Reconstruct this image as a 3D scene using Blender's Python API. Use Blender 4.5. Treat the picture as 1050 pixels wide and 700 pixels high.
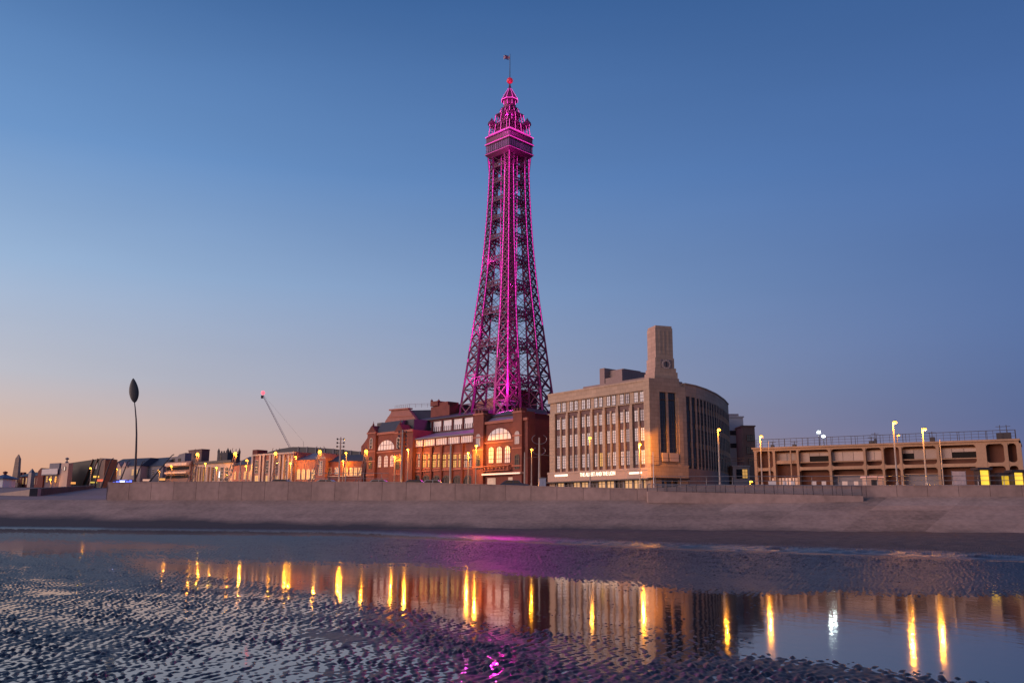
import bpy, math, random
import numpy as np
from mathutils import Vector, Matrix

random.seed(7)
rng = np.random.default_rng(11)
sc = bpy.context.scene
for o in list(bpy.data.objects):
    bpy.data.objects.remove(o)
COL = sc.collection

# ------------------------------------------------------------------ camera
F, PITCH, ROLL, CAMZ = 900.0, math.atan(0.2), math.radians(0.35), 1.7
fw = Vector((0, math.cos(PITCH), math.sin(PITCH)))
r0, u0 = Vector((1, 0, 0)), Vector((0, -math.sin(PITCH), math.cos(PITCH)))
rt = r0 * math.cos(ROLL) + u0 * math.sin(ROLL)
up = u0 * math.cos(ROLL) - r0 * math.sin(ROLL)
CAM = Vector((0, 0, CAMZ))
cd = bpy.data.cameras.new("camera")
cam = bpy.data.objects.new("camera", cd)
COL.objects.link(cam)
M = Matrix((rt, up, -fw)).transposed().to_4x4()
M.translation = CAM
cam.matrix_world = M
cd.sensor_width = 36.0
cd.lens = 36.0 * F / 1050.0
cd.clip_start, cd.clip_end = 0.2, 9000
sc.camera = cam


def ray(px, py):
    return fw + rt * ((px - 525) / F) - up * ((py - 350) / F)


def P(px, py, d):
    r = ray(px, py)
    return CAM + r * (d / r.y)


# ------------------------------------------------------------------ world
def lin(c, k=1.0):
    out = []
    for v in c:
        v = v / 255.0
        out.append(k * (v / 12.92 if v <= 0.04045 else ((v + 0.055) / 1.055) ** 2.4))
    return tuple(out) + (1.0,)


SUN_AZ = math.radians(-112)      # compass angle from +Y, negative = towards the left
SUN_EL = math.radians(6)
w = bpy.data.worlds.new("World")
sc.world = w
w.use_nodes = True
nt = w.node_tree
nt.nodes.clear()
N = nt.nodes.new


def wl(a, b):
    nt.links.new(a, b)


out = N("ShaderNodeOutputWorld")
tc = N("ShaderNodeTexCoord")
sep = N("ShaderNodeSeparateXYZ")
wl(tc.outputs["Generated"], sep.inputs[0])


def wramp(stops, k=1.0):
    mr = N("ShaderNodeMapRange")
    mr.inputs["From Min"].default_value = 0.0
    mr.inputs["From Max"].default_value = 0.6
    wl(sep.outputs["Z"], mr.inputs["Value"])
    cr = N("ShaderNodeValToRGB")
    el = cr.color_ramp.elements
    while len(el) > 1:
        el.remove(el[-1])
    for i, (p, c) in enumerate(stops):
        e = el[0] if i == 0 else el.new(min(1, p / 0.6))
        e.position = min(1, p / 0.6)
        e.color = lin(c, k)
    wl(mr.outputs[0], cr.inputs[0])
    return cr.outputs[0]


rampL = wramp([(0, (226, 156, 118)), (.045, (233, 177, 143)), (.085, (224, 192, 176)), (.14, (198, 198, 208)),
               (.25, (160, 188, 222)), (.37, (112, 154, 206)), (.54, (66, 110, 168)), (.6, (52, 94, 152))])
rampR = wramp([(0, (104, 102, 142)), (.05, (98, 108, 152)), (.1, (84, 106, 154)), (.2, (84, 114, 168)),
               (.36, (72, 110, 170)), (.54, (53, 92, 149)), (.6, (42, 80, 136))])
rampW = wramp([(0, (255, 176, 140)), (.1, (244, 190, 176)), (.3, (190, 190, 212)), (.6, (96, 130, 186))], 1.25)
# azimuth position relative to the after-glow
nrm = N("ShaderNodeVectorMath"); nrm.operation = 'MULTIPLY'
nrm.inputs[1].default_value = (1, 1, 0)
wl(tc.outputs["Generated"], nrm.inputs[0])
nn = N("ShaderNodeVectorMath"); nn.operation = 'NORMALIZE'
wl(nrm.outputs[0], nn.inputs[0])
dt = N("ShaderNodeVectorMath"); dt.operation = 'DOT_PRODUCT'
GL = math.radians(-100)
dt.inputs[1].default_value = (math.sin(GL), math.cos(GL), 0)
wl(nn.outputs[0], dt.inputs[0])


def mapr(a, b):
    m = N("ShaderNodeMapRange")
    m.inputs["From Min"].default_value = a
    m.inputs["From Max"].default_value = b
    wl(dt.outputs["Value"], m.inputs["Value"])
    return m.outputs[0]


def wmix(f, a, b):
    m = N("ShaderNodeMix"); m.data_type = 'RGBA'
    wl(f, m.inputs[0]); wl(a, m.inputs[6]); wl(b, m.inputs[7])
    return m.outputs[2]


mLR = wmix(mapr(-.68, .42), rampR, rampL)
mAll = wmix(mapr(.45, 1.0), mLR, rampW)
# faint uneven haze: broad soft bands a few per cent lighter or darker
hz = N("ShaderNodeMapping"); hz.inputs["Scale"].default_value = (1.6, 1.6, 9.0)
wl(tc.outputs["Generated"], hz.inputs[0])
hn = N("ShaderNodeTexNoise"); hn.inputs["Scale"].default_value = 1.3; hn.inputs["Detail"].default_value = 4
wl(hz.outputs[0], hn.inputs["Vector"])
hm = N("ShaderNodeMapRange"); hm.inputs["From Min"].default_value = .25; hm.inputs["From Max"].default_value = .75
hm.inputs["To Min"].default_value = .965; hm.inputs["To Max"].default_value = 1.035
wl(hn.outputs["Fac"], hm.inputs["Value"])
hv = N("ShaderNodeVectorMath"); hv.operation = 'SCALE'
wl(mAll, hv.inputs[0]); wl(hm.outputs[0], hv.inputs["Scale"])
mAll = hv.outputs[0]
bg = N("ShaderNodeBackground")
bg.inputs["Strength"].default_value = 0.93
wl(mAll, bg.inputs["Color"])
sky = N("ShaderNodeTexSky")
sky.sky_type = 'NISHITA'
sky.sun_disc = False
sky.sun_elevation = math.radians(-1.5)
sky.sun_rotation = SUN_AZ
bg2 = N("ShaderNodeBackground")
bg2.inputs["Strength"].default_value = 0.05
wl(sky.outputs[0], bg2.inputs["Color"])
ad = N("ShaderNodeAddShader")
wl(bg.outputs[0], ad.inputs[0]); wl(bg2.outputs[0], ad.inputs[1])
wl(ad.outputs[0], out.inputs["Surface"])

# ------------------------------------------------------------------ after-glow as one very soft sun
sd = bpy.data.lights.new("sun", 'SUN')
sd.energy = 2.7
sd.angle = math.radians(35)
sd.color = (1.0, .69, .58)
so = bpy.data.objects.new("sun", sd)
COL.objects.link(so)
sdir = Vector((math.sin(SUN_AZ) * math.cos(SUN_EL), math.cos(SUN_AZ) * math.cos(SUN_EL), math.sin(SUN_EL)))
so.rotation_euler = sdir.to_track_quat('Z', 'Y').to_euler()

sc.view_settings.view_transform = 'Standard'
sc.view_settings.look = 'None'
sc.view_settings.exposure = 0.0
sc.view_settings.gamma = 1.0
sc.cycles.use_denoising = True
sc.cycles.max_bounces = 5
sc.cycles.diffuse_bounces = 2
sc.cycles.glossy_bounces = 3
sc.cycles.sample_clamp_indirect = 6.0
sc.cycles.use_light_tree = True


# ------------------------------------------------------------------ materials
MATS = {}


def mat(name, base, rough=.7, var=.18, scale=.6, metallic=0.0, courses=0.0, emit=None, estr=0.0, bump=0.0, spec=.5,
        streak=False, var2=None, ior=1.45, fine=8.0):
    """base colour broken up by two noises; a per-face 'tone' attribute lightens or darkens single panels"""
    if name in MATS:
        return MATS[name]
    m = bpy.data.materials.new(name)
    m.use_nodes = True
    t = m.node_tree
    b = t.nodes["Principled BSDF"]
    b.inputs["Roughness"].default_value = rough
    b.inputs["Metallic"].default_value = metallic
    b.inputs["Specular IOR Level"].default_value = spec
    b.inputs["IOR"].default_value = ior
    co = t.nodes.new("ShaderNodeTexCoord")
    mp = t.nodes.new("ShaderNodeMapping")
    if streak:
        mp.inputs["Scale"].default_value = (1, 1, .12)
    t.links.new(co.outputs["Object"], mp.inputs[0])
    n1 = t.nodes.new("ShaderNodeTexNoise")
    n1.inputs["Scale"].default_value = scale
    n1.inputs["Detail"].default_value = 5
    n1.inputs["Roughness"].default_value = .62
    t.links.new(mp.outputs[0], n1.inputs["Vector"])
    n2 = t.nodes.new("ShaderNodeTexNoise")
    n2.inputs["Scale"].default_value = scale * fine
    n2.inputs["Detail"].default_value = 2
    t.links.new(co.outputs["Object"], n2.inputs["Vector"])
    at = t.nodes.new("ShaderNodeAttribute")
    at.attribute_name = "tone"

    def math_(op, a, bb):
        q = t.nodes.new("ShaderNodeMath"); q.operation = op
        for i, v in enumerate((a, bb)):
            if isinstance(v, (int, float)):
                q.inputs[i].default_value = v
            else:
                t.links.new(v, q.inputs[i])
        return q.outputs[0]
    s = math_('MULTIPLY', math_('SUBTRACT', n1.outputs["Fac"], .5), var * 3.2)
    s2 = math_('MULTIPLY', math_('SUBTRACT', n2.outputs["Fac"], .5), var * 1.6)
    g = math_('ADD', math_('ADD', s, s2), math_('ADD', at.outputs["Fac"], 1.0))
    if courses:                                   # faint ashlar: blocks of slightly different shade with thin joints
        sx = t.nodes.new("ShaderNodeSeparateXYZ"); t.links.new(co.outputs["Object"], sx.inputs[0])
        cx = t.nodes.new("ShaderNodeCombineXYZ")
        t.links.new(math_('ADD', sx.outputs[0], sx.outputs[1]), cx.inputs[0]); t.links.new(sx.outputs[2], cx.inputs[1])
        bk = t.nodes.new("ShaderNodeTexBrick")
        bk.inputs["Scale"].default_value = 1.0
        bk.inputs["Brick Width"].default_value = courses * 2; bk.inputs["Row Height"].default_value = courses
        bk.inputs["Mortar Size"].default_value = .03
        bk.inputs["Color1"].default_value = (.06, .06, .06, 1); bk.inputs["Color2"].default_value = (-.06 + .06, 0, 0, 1)
        bk.inputs["Mortar"].default_value = (-.0, 0, 0, 1)
        t.links.new(cx.outputs[0], bk.inputs["Vector"])
        bw = t.nodes.new("ShaderNodeRGBToBW"); t.links.new(bk.outputs["Color"], bw.inputs[0])
        g = math_('ADD', g, math_('SUBTRACT', math_('MULTIPLY', bw.outputs[0], 3.2), math_('ADD', math_('MULTIPLY', bk.outputs["Fac"], .22), .06)))
    vm = t.nodes.new("ShaderNodeVectorMath"); vm.operation = 'SCALE'
    vm.inputs[0].default_value = base[:3]
    t.links.new(g, vm.inputs["Scale"])
    t.links.new(vm.outputs[0], b.inputs["Base Color"])
    if bump:
        bp = t.nodes.new("ShaderNodeBump")
        bp.inputs["Strength"].default_value = bump
        bp.inputs["Distance"].default_value = .05
        t.links.new(n2.outputs["Fac"], bp.inputs["Height"])
        t.links.new(bp.outputs[0], b.inputs["Normal"])
    if emit:
        b.inputs["Emission Color"].default_value = tuple(emit[:3]) + (1,)
        b.inputs["Emission Strength"].default_value = estr
    MATS[name] = m
    return m


STONE = mat("pink stone", (.41, .285, .205), .8, .13, scale=.25, streak=True, courses=.75)
STONE_DK = mat("weathered stone", (.27, .19, .17), .85, .18, .3, streak=True)
SPANDREL = mat("brown tile spandrel", (.115, .05, .05), .5, .2, .5)
BRICK = mat("red brick", (.180, .055, .042), .85, .28, .45)
BRICK_DK = mat("sooty red brick", (.13, .035, .032), .85, .22, .45)
BRICK_LT = mat("terracotta trim", (.34, .12, .085), .75, .15, .6)
BRICK_PK = mat("pink brick", (.30, .13, .11), .85, .15, .5)
SLATE = mat("blue slate", (.046, .045, .056), .55, .25, .7)
SLATE_LT = mat("grey lead roof", (.14, .135, .165), .5, .15, .4)
GLASS = mat("dark window glass", (.02, .025, .035), .08, .1, .5, spec=.8)
GLASS_PALE = mat("pale glazing", (.50, .46, .47), .22, .08, .5)  # pale even base colour used on some panes
GLASS_WHITE = mat("painted sky glare pane", (.82, .78, .77), .3, .08, .9)  # bright sky reflection of the windows painted in as a white base colour
GLASS_LIT = mat("warm lit window", (.4, .25, .1), .3, .2, 1.2, emit=(1, .52, .13), estr=.55)
FRAME = mat("white window frame", (.55, .5, .48), .5, .08)
FRAME_DK = mat("dark window frame", (.04, .035, .04), .5, .1)
CONC = mat("pale concrete", (.36, .27, .23), .85, .14, .3, streak=True)
ARC = mat("painted arcade concrete", (.35, .22, .145), .8, .22, .35, streak=True)
ARC_IN = mat("dark rust infill", (.11, .045, .03), .85, .2, .5)  # dark reddish brown base colour of the recessed back wall
ARC_PAN = mat("pale infill board", (.42, .32, .28), .6, .12, .5)
SEAWALL = mat("sea wall concrete", (.32, .215, .19), .88, .36, .16, streak=True, bump=.2)
METAL = mat("galvanised steel", (.24, .23, .25), .42, .12, .8, metallic=.6)
METAL_DK = mat("dark painted steel", (.035, .03, .04), .45, .15, .8)
WHITE = mat("white paint", (.74, .71, .70), .5, .08)
TOWERRED = mat("dark red steel paint", (.075, .013, .047), .5, .2, .3)
LED = mat("magenta light strip", (.3, .02, .2), .5, 0, 1, emit=(1, .045, .56), estr=1.45)
LED_HOT = mat("bright pink light strip", (.3, .05, .2), .5, 0, 1, emit=(1, .09, .60), estr=1.5)
REDGLOW = mat("red lit globe", (.42, .02, .04), .35, .1, 1, emit=(1, .03, .10), estr=.2)
LAMPGLOW = mat("sodium lamp glow", (.8, .6, .2), .4, 0, 1, emit=(1, .36, .014), estr=15)
FLOODGLOW = mat("white floodlight glow", (.8, .8, .8), .4, 0, 1, emit=(.85, 1, .95), estr=24)
POLE = mat("pale grey pole", (.30, .27, .26), .5, .1, .8)
TIMBER = mat("dark stained timber", (.045, .04, .05), .8, .25, 1.0)
ASPH = mat("asphalt", (.05, .048, .05), .9, .2, .4)
CREAM = mat("cream render", (.48, .36, .31), .8, .12, .4)
GREY = mat("grey render", (.20, .18, .20), .8, .12, .4)


# ------------------------------------------------------------------ mesh builder
EACH = {'pier', 'pilaster', 'column', 'fin', 'chimney', 'shop_column', 'shop_window', 'shop_shutter', 'shop_door', 'infill_board', 'downpipe', 'balcony_panel',
        'bay_mullion', 'turret', 'window_band', 'spandrel', 'wall_panel', 'coping', 'stone_post', 'balcony', 'slanting_rib', 'gable', 'foot', 'door', 'opening', 'bracket', 'coping_block', 'glass_front', 'stone_trim_band', 'infill', 'side_post', 'opening_rail', 'stone_trim', 'string_course'}


class MB:
    def __init__(s):
        s.v, s.f, s.t = [], [], []

    def quad(s, *p, tone=0.0):
        n = len(s.v)
        s.v += [tuple(q) for q in p]
        s.f.append(tuple(range(n, n + len(p))))
        s.t.append(tone)
        return s

    def hexa(s, b, t, tone=0.0):
        """closed solid between two rings of equal length (both counter-clockwise seen from the second)"""
        n, k = len(s.v), len(b)
        s.v += [tuple(q) for q in b] + [tuple(q) for q in t]
        s.f.append(tuple(range(n + k - 1, n - 1, -1)))
        s.f.append(tuple(range(n + k, n + 2 * k)))
        for i in range(k):
            j = (i + 1) % k
            s.f.append((n + i, n + j, n + k + j, n + k + i))
        s.t += [tone] * (k + 2)
        return s

    def box(s, x0, x1, y0, y1, z0, z1, tone=0.0):
        return s.hexa([(x0, y0, z0), (x1, y0, z0), (x1, y1, z0), (x0, y1, z0)],
                      [(x0, y0, z1), (x1, y0, z1), (x1, y1, z1), (x0, y1, z1)], tone)

    def extrude(s, poly, y0, y1, tone=0.0):
        """polygon in x,z (counter-clockwise seen from -y) pushed from y0 to y1"""
        return s.hexa([(x, y1, z) for x, z in poly][::-1][::1], [(x, y0, z) for x, z in poly][::-1], tone) if False else \
            s.hexa([(x, y1, z) for x, z in poly], [(x, y0, z) for x, z in poly], tone)

    def beam(s, a, b, r, n=4, r2=None, tone=0.0):
        a, b = Vector(a), Vector(b)
        d = (b - a)
        if d.length < 1e-6:
            return s
        d.normalize()
        e = d.cross(Vector((0, 0, 1)))
        if e.length < 1e-3:
            e = Vector((1, 0, 0))
        e.normalize()
        g = d.cross(e)
        r2 = r if r2 is None else r2
        off = math.pi / n
        ra = [a + (e * math.cos(off + 2 * math.pi * i / n) + g * math.sin(off + 2 * math.pi * i / n)) * r for i in range(n)]
        rb = [b + (e * math.cos(off + 2 * math.pi * i / n) + g * math.sin(off + 2 * math.pi * i / n)) * r2 for i in range(n)]
        return s.hexa(ra, rb, tone)

    def path(s, pts, r, n=6):
        for a, b in zip(pts[:-1], pts[1:]):
            s.beam(a, b, r, n)
        return s

    def lathe(s, prof, cx=0, cy=0, n=16, tone=0.0):
        base = len(s.v)
        for r, z in prof:
            for i in range(n):
                a = 2 * math.pi * (i + .5) / n
                s.v.append((cx + r * math.cos(a), cy + r * math.sin(a), z))
        for k in range(len(prof) - 1):
            for i in range(n):
                j = (i + 1) % n
                s.f.append((base + k * n + i, base + k * n + j, base + (k + 1) * n + j, base + (k + 1) * n + i))
                s.t.append(tone)
        s.f.append(tuple(range(base + n - 1, base - 1, -1)))
        s.f.append(tuple(range(base + (len(prof) - 1) * n, base + len(prof) * n)))
        s.t += [tone, tone]
        return s

    def mesh(s, name, m):
        me = bpy.data.meshes.new(name)
        me.from_pydata(s.v, [], s.f)
        if any(s.t):
            at = me.attributes.new("tone", 'FLOAT', 'FACE')
            at.data.foreach_set("value", s.t)
        me.materials.append(m)
        return me

    def pieces(s):
        """one builder for every loose piece"""
        par = list(range(len(s.v)))

        def find(i):
            while par[i] != i:
                par[i] = par[par[i]]
                i = par[i]
            return i
        for f in s.f:
            for i in f[1:]:
                par[find(i)] = find(f[0])
        groups = {}
        for f, t in zip(s.f, s.t):
            groups.setdefault(find(f[0]), []).append((f, t))
        out_ = []
        for fs in groups.values():
            m, ix = MB(), {}
            for f, t in fs:
                for i in f:
                    if i not in ix:
                        ix[i] = len(m.v); m.v.append(s.v[i])
                m.f.append(tuple(ix[i] for i in f)); m.t.append(t)
            out_.append(m)
        return out_

    def obj(s, name, m, parent=None, loc=None, rot=0.0):
        if name in EACH and parent:
            os_ = [link(name, q.mesh(name, m), parent, loc, rot) for q in s.pieces()]
            return os_[0]
        return link(name, s.mesh(name, m), parent, loc, rot)


def link(name, me, parent=None, loc=None, rot=0.0):
    o = bpy.data.objects.new(name, me)
    COL.objects.link(o)
    if parent:
        o.parent = parent
    if loc is not None:
        o.location = loc
    if rot:
        o.rotation_euler = (0, 0, rot)
    return o


def tag(o, label, cat, group=None, kind=None):
    if label:
        o["label"] = label
    if cat:
        o["category"] = cat
    if group:
        o["group"] = group
    if kind:
        o["kind"] = kind
    return o


def empty(name, loc, label, cat, group=None, rot=0.0):
    o = bpy.data.objects.new(name, None)
    o.empty_display_size = .5
    COL.objects.link(o)
    o.location = loc
    o.rotation_euler = (0, 0, rot)
    return tag(o, label, cat, group)


def zg(d):
    """street level: the town rises gently away from the sea wall"""
    return 5.2 + max(0.0, d - 120) * .03


class Bld:
    """a building standing on a line A-B in plan; local x along its front, local +y into the building, z up from the street"""
    def __init__(s, name, label, cat, a, b, group=None, sink=1.0):
        A = P(a[0], 495, a[1]); B = P(b[0], 495, b[1])
        s.zs = zg(min(a[1], b[1])) - sink * 0
        s.A = Vector((A.x, A.y, s.zs))
        d = Vector((B.x - A.x, B.y - A.y, 0))
        s.L = d.length
        s.u = d.normalized()
        s.n = Vector((-s.u.y, s.u.x, 0))       # into the building
        s.rot = math.atan2(s.u.y, s.u.x)
        s.root = empty(name, s.A, label, cat, group, s.rot)

    def q(s, px, py, y0=0.0):
        """where the sight line through a photo pixel meets the plane local y = y0 -> local (x, z)"""
        r = ray(px, py)
        o = s.A + s.n * y0
        t = (o - CAM).dot(s.n) / r.dot(s.n)
        p = CAM + r * t
        return (p - s.A).dot(s.u), p.z - s.zs

    def z(s, px, py, y0=0.0):
        return s.q(px, py, y0)[1]

    def x(s, px, y0=0.0, py=480):
        return s.q(px, py, y0)[0]


def window_mesh(w_, h_, nx, ny, fr=.07, arch=False, depth=.12):
    """frame with glazing bars, local origin bottom centre, facing -y; returns (frame MB, pane MB)"""
    f = MB(); p = MB()
    hw = w_ / 2
    if not arch:
        f.box(-hw - fr, -hw, -depth, 0, -fr, h_ + fr).box(hw, hw + fr, -depth, 0, -fr, h_ + fr)
        f.box(-hw, hw, -depth, 0, -fr, 0).box(-hw, hw, -depth, 0, h_, h_ + fr)
        for i in range(1, nx):
            x = -hw + w_ * i / nx
            f.box(x - fr * .4, x + fr * .4, -depth * .8, -.035, 0, h_)
        for i in range(1, ny):
            z = h_ * i / ny
            f.box(-hw, hw, -depth * .7, -.036, z - fr * .4, z + fr * .4)
        p.box(-hw, hw, -.03, 0, 0, h_)
    else:
        hs = max(0.0, h_ - arch)               # springing height; arch = rise
        n = 14
        arc = [(hw * math.cos(math.pi * i / n), hs + arch * math.sin(math.pi * i / n)) for i in range(n + 1)]
        poly = ([(-hw, 0), (hw, 0)] if hs > .05 else []) + arc
        p.extrude(poly, -.03, 0)
        k = 1 + fr / hw
        arc2 = [(x * k, hs + (z - hs) * (1 + fr / max(arch, .1))) for x, z in arc]
        for i in range(n):
            f.extrude([arc[i], arc2[i], arc2[i + 1], arc[i + 1]][::1], -depth, 0)
        if hs > .05:
            f.box(-hw - fr, -hw, -depth, 0, 0, hs).box(hw, hw + fr, -depth, 0, 0, hs)
        f.box(-hw - fr, hw + fr, -depth, 0, -fr, 0)
        for i in range(1, nx):
            x = -hw + w_ * i / nx
            top = hs + arch * math.sqrt(max(0, 1 - (x / hw) ** 2))
            f.box(x - fr * .35, x + fr * .35, -depth * .8, -.035, 0, top)
        for i in range(1, ny):
            z = h_ * i / ny
            half = hw if z < hs else hw * math.sqrt(max(0, 1 - ((z - hs) / arch) ** 2))
            f.box(-half, half, -depth * .7, -.036, z - fr * .35, z + fr * .35)
    return f, p


WCACHE = {}


def window(root, x, y, z, w_, h_, nx=2, ny=4, frame=None, pane=None, fr=.07, arch=False, rot=0.0):
    frame = frame or FRAME; pane = pane or GLASS
    key = (round(w_, 2), round(h_, 2), nx, ny, frame.name, pane.name, fr, round(arch, 2) if arch else 0)
    if key not in WCACHE:
        f, p = window_mesh(w_, h_, nx, ny, fr, arch)
        WCACHE[key] = (f.mesh("window", frame), p.mesh("pane", pane))
    fm, pm = WCACHE[key]
    o = link("window", fm, root, (x, y, z), rot)
    link("pane", pm, o)
    return o

# ================================================================== GROUND
def sand_material():
    m = bpy.data.materials.new("wet rippled sand")
    m.use_nodes = True
    t = m.node_tree
    b = t.nodes["Principled BSDF"]
    geo = t.nodes.new("ShaderNodeNewGeometry")
    n1 = t.nodes.new("ShaderNodeTexNoise"); n1.inputs["Scale"].default_value = 1.1; n1.inputs["Detail"].default_value = 8
    n1.inputs["Roughness"].default_value = .7
    n2 = t.nodes.new("ShaderNodeTexNoise"); n2.inputs["Scale"].default_value = 26; n2.inputs["Detail"].default_value = 4
    t.links.new(geo.outputs["Position"], n1.inputs["Vector"]); t.links.new(geo.outputs["Position"], n2.inputs["Vector"])
    sepz = t.nodes.new("ShaderNodeSeparateXYZ"); t.links.new(geo.outputs["Position"], sepz.inputs[0])
    dry = t.nodes.new("ShaderNodeMapRange")
    dry.inputs["From Min"].default_value = .03; dry.inputs["From Max"].default_value = .16
    t.links.new(sepz.outputs["Z"], dry.inputs["Value"])
    cr = t.nodes.new("ShaderNodeValToRGB")
    cr.color_ramp.elements[0].position = .3; cr.color_ramp.elements[0].color = (.007, .006, .012, 1)
    cr.color_ramp.elements[1].position = .72; cr.color_ramp.elements[1].color = (.028, .021, .032, 1)
    t.links.new(n1.outputs["Fac"], cr.inputs[0])
    cr2 = t.nodes.new("ShaderNodeValToRGB")
    cr2.color_ramp.elements[0].position = .3; cr2.color_ramp.elements[0].color = (.10, .066, .058, 1)
    cr2.color_ramp.elements[1].position = .72; cr2.color_ramp.elements[1].color = (.19, .125, .108, 1)
    t.links.new(n1.outputs["Fac"], cr2.inputs[0])
    mx = t.nodes.new("ShaderNodeMix"); mx.data_type = 'RGBA'
    t.links.new(dry.outputs[0], mx.inputs[0]); t.links.new(cr.outputs[0], mx.inputs[6]); t.links.new(cr2.outputs[0], mx.inputs[7])
    t.links.new(mx.outputs[2], b.inputs["Base Color"])
    rr = t.nodes.new("ShaderNodeMapRange"); rr.inputs["To Min"].default_value = .42; rr.inputs["To Max"].default_value = .85
    t.links.new(dry.outputs[0], rr.inputs["Value"])
    aw = t.nodes.new("ShaderNodeAttribute"); aw.attribute_name = "wet"      # film of water on the slope at the edge of the dry sand
    rm = t.nodes.new("ShaderNodeMix"); rm.data_type = 'FLOAT'
    t.links.new(aw.outputs["Fac"], rm.inputs[0]); t.links.new(rr.outputs[0], rm.inputs[2]); rm.inputs[3].default_value = .3
    t.links.new(rm.outputs[0], b.inputs["Roughness"])
    sp = t.nodes.new("ShaderNodeMapRange"); sp.inputs["To Min"].default_value = .20; sp.inputs["To Max"].default_value = .12
    t.links.new(dry.outputs[0], sp.inputs["Value"]); sm = t.nodes.new("ShaderNodeMix"); sm.data_type = 'FLOAT'
    t.links.new(aw.outputs["Fac"], sm.inputs[0]); t.links.new(sp.outputs[0], sm.inputs[2]); sm.inputs[3].default_value = .3
    t.links.new(sm.outputs[0], b.inputs["Specular IOR Level"])
    bp = t.nodes.new("ShaderNodeBump"); bp.inputs["Strength"].default_value = .35; bp.inputs["Distance"].default_value = .012
    t.links.new(n2.outputs["Fac"], bp.inputs["Height"]); t.links.new(bp.outputs[0], b.inputs["Normal"])
    return m


def water_material():
    m = bpy.data.materials.new("still sea water")
    m.use_nodes = True
    t = m.node_tree
    b = t.nodes["Principled BSDF"]
    b.inputs["Base Color"].default_value = (.016, .015, .020, 1)
    b.inputs["Roughness"].default_value = .058
    b.inputs["IOR"].default_value = 1.88
    b.inputs["Specular IOR Level"].default_value = .75
    geo = t.nodes.new("ShaderNodeNewGeometry")
    mp = t.nodes.new("ShaderNodeMapping"); mp.inputs["Scale"].default_value = (1.6, .9, 1)
    t.links.new(geo.outputs["Position"], mp.inputs[0])
    n = t.nodes.new("ShaderNodeTexNoise"); n.inputs["Scale"].default_value = 2.2; n.inputs["Detail"].default_value = 3
    t.links.new(mp.outputs[0], n.inputs["Vector"])
    bp = t.nodes.new("ShaderNodeBump"); bp.inputs["Strength"].default_value = .08; bp.inputs["Distance"].default_value = .03
    t.links.new(n.outputs["Fac"], bp.inputs["Height"]); t.links.new(bp.outputs[0], b.inputs["Normal"])
    return m


SANDM, WATERM = sand_material(), water_material()

# wall line (photo x, depth): left end of the promenade wall to beyond the right edge
WALL = [(110, 134), (210, 131.5), (310, 129), (420, 125.5), (525, 122), (620, 119), (700, 117), (790, 115), (880, 113), (960, 111), (1050, 109),
        (1150, 106.5), (1260, 104)]
WPTS = [Vector((P(x, 500, d).x, d, 0)) for x, d in WALL]


def wall_y(xs):
    """depth of the wall line above each world x"""
    return np.interp(xs, [p.x for p in WPTS], [p.y for p in WPTS])


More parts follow.
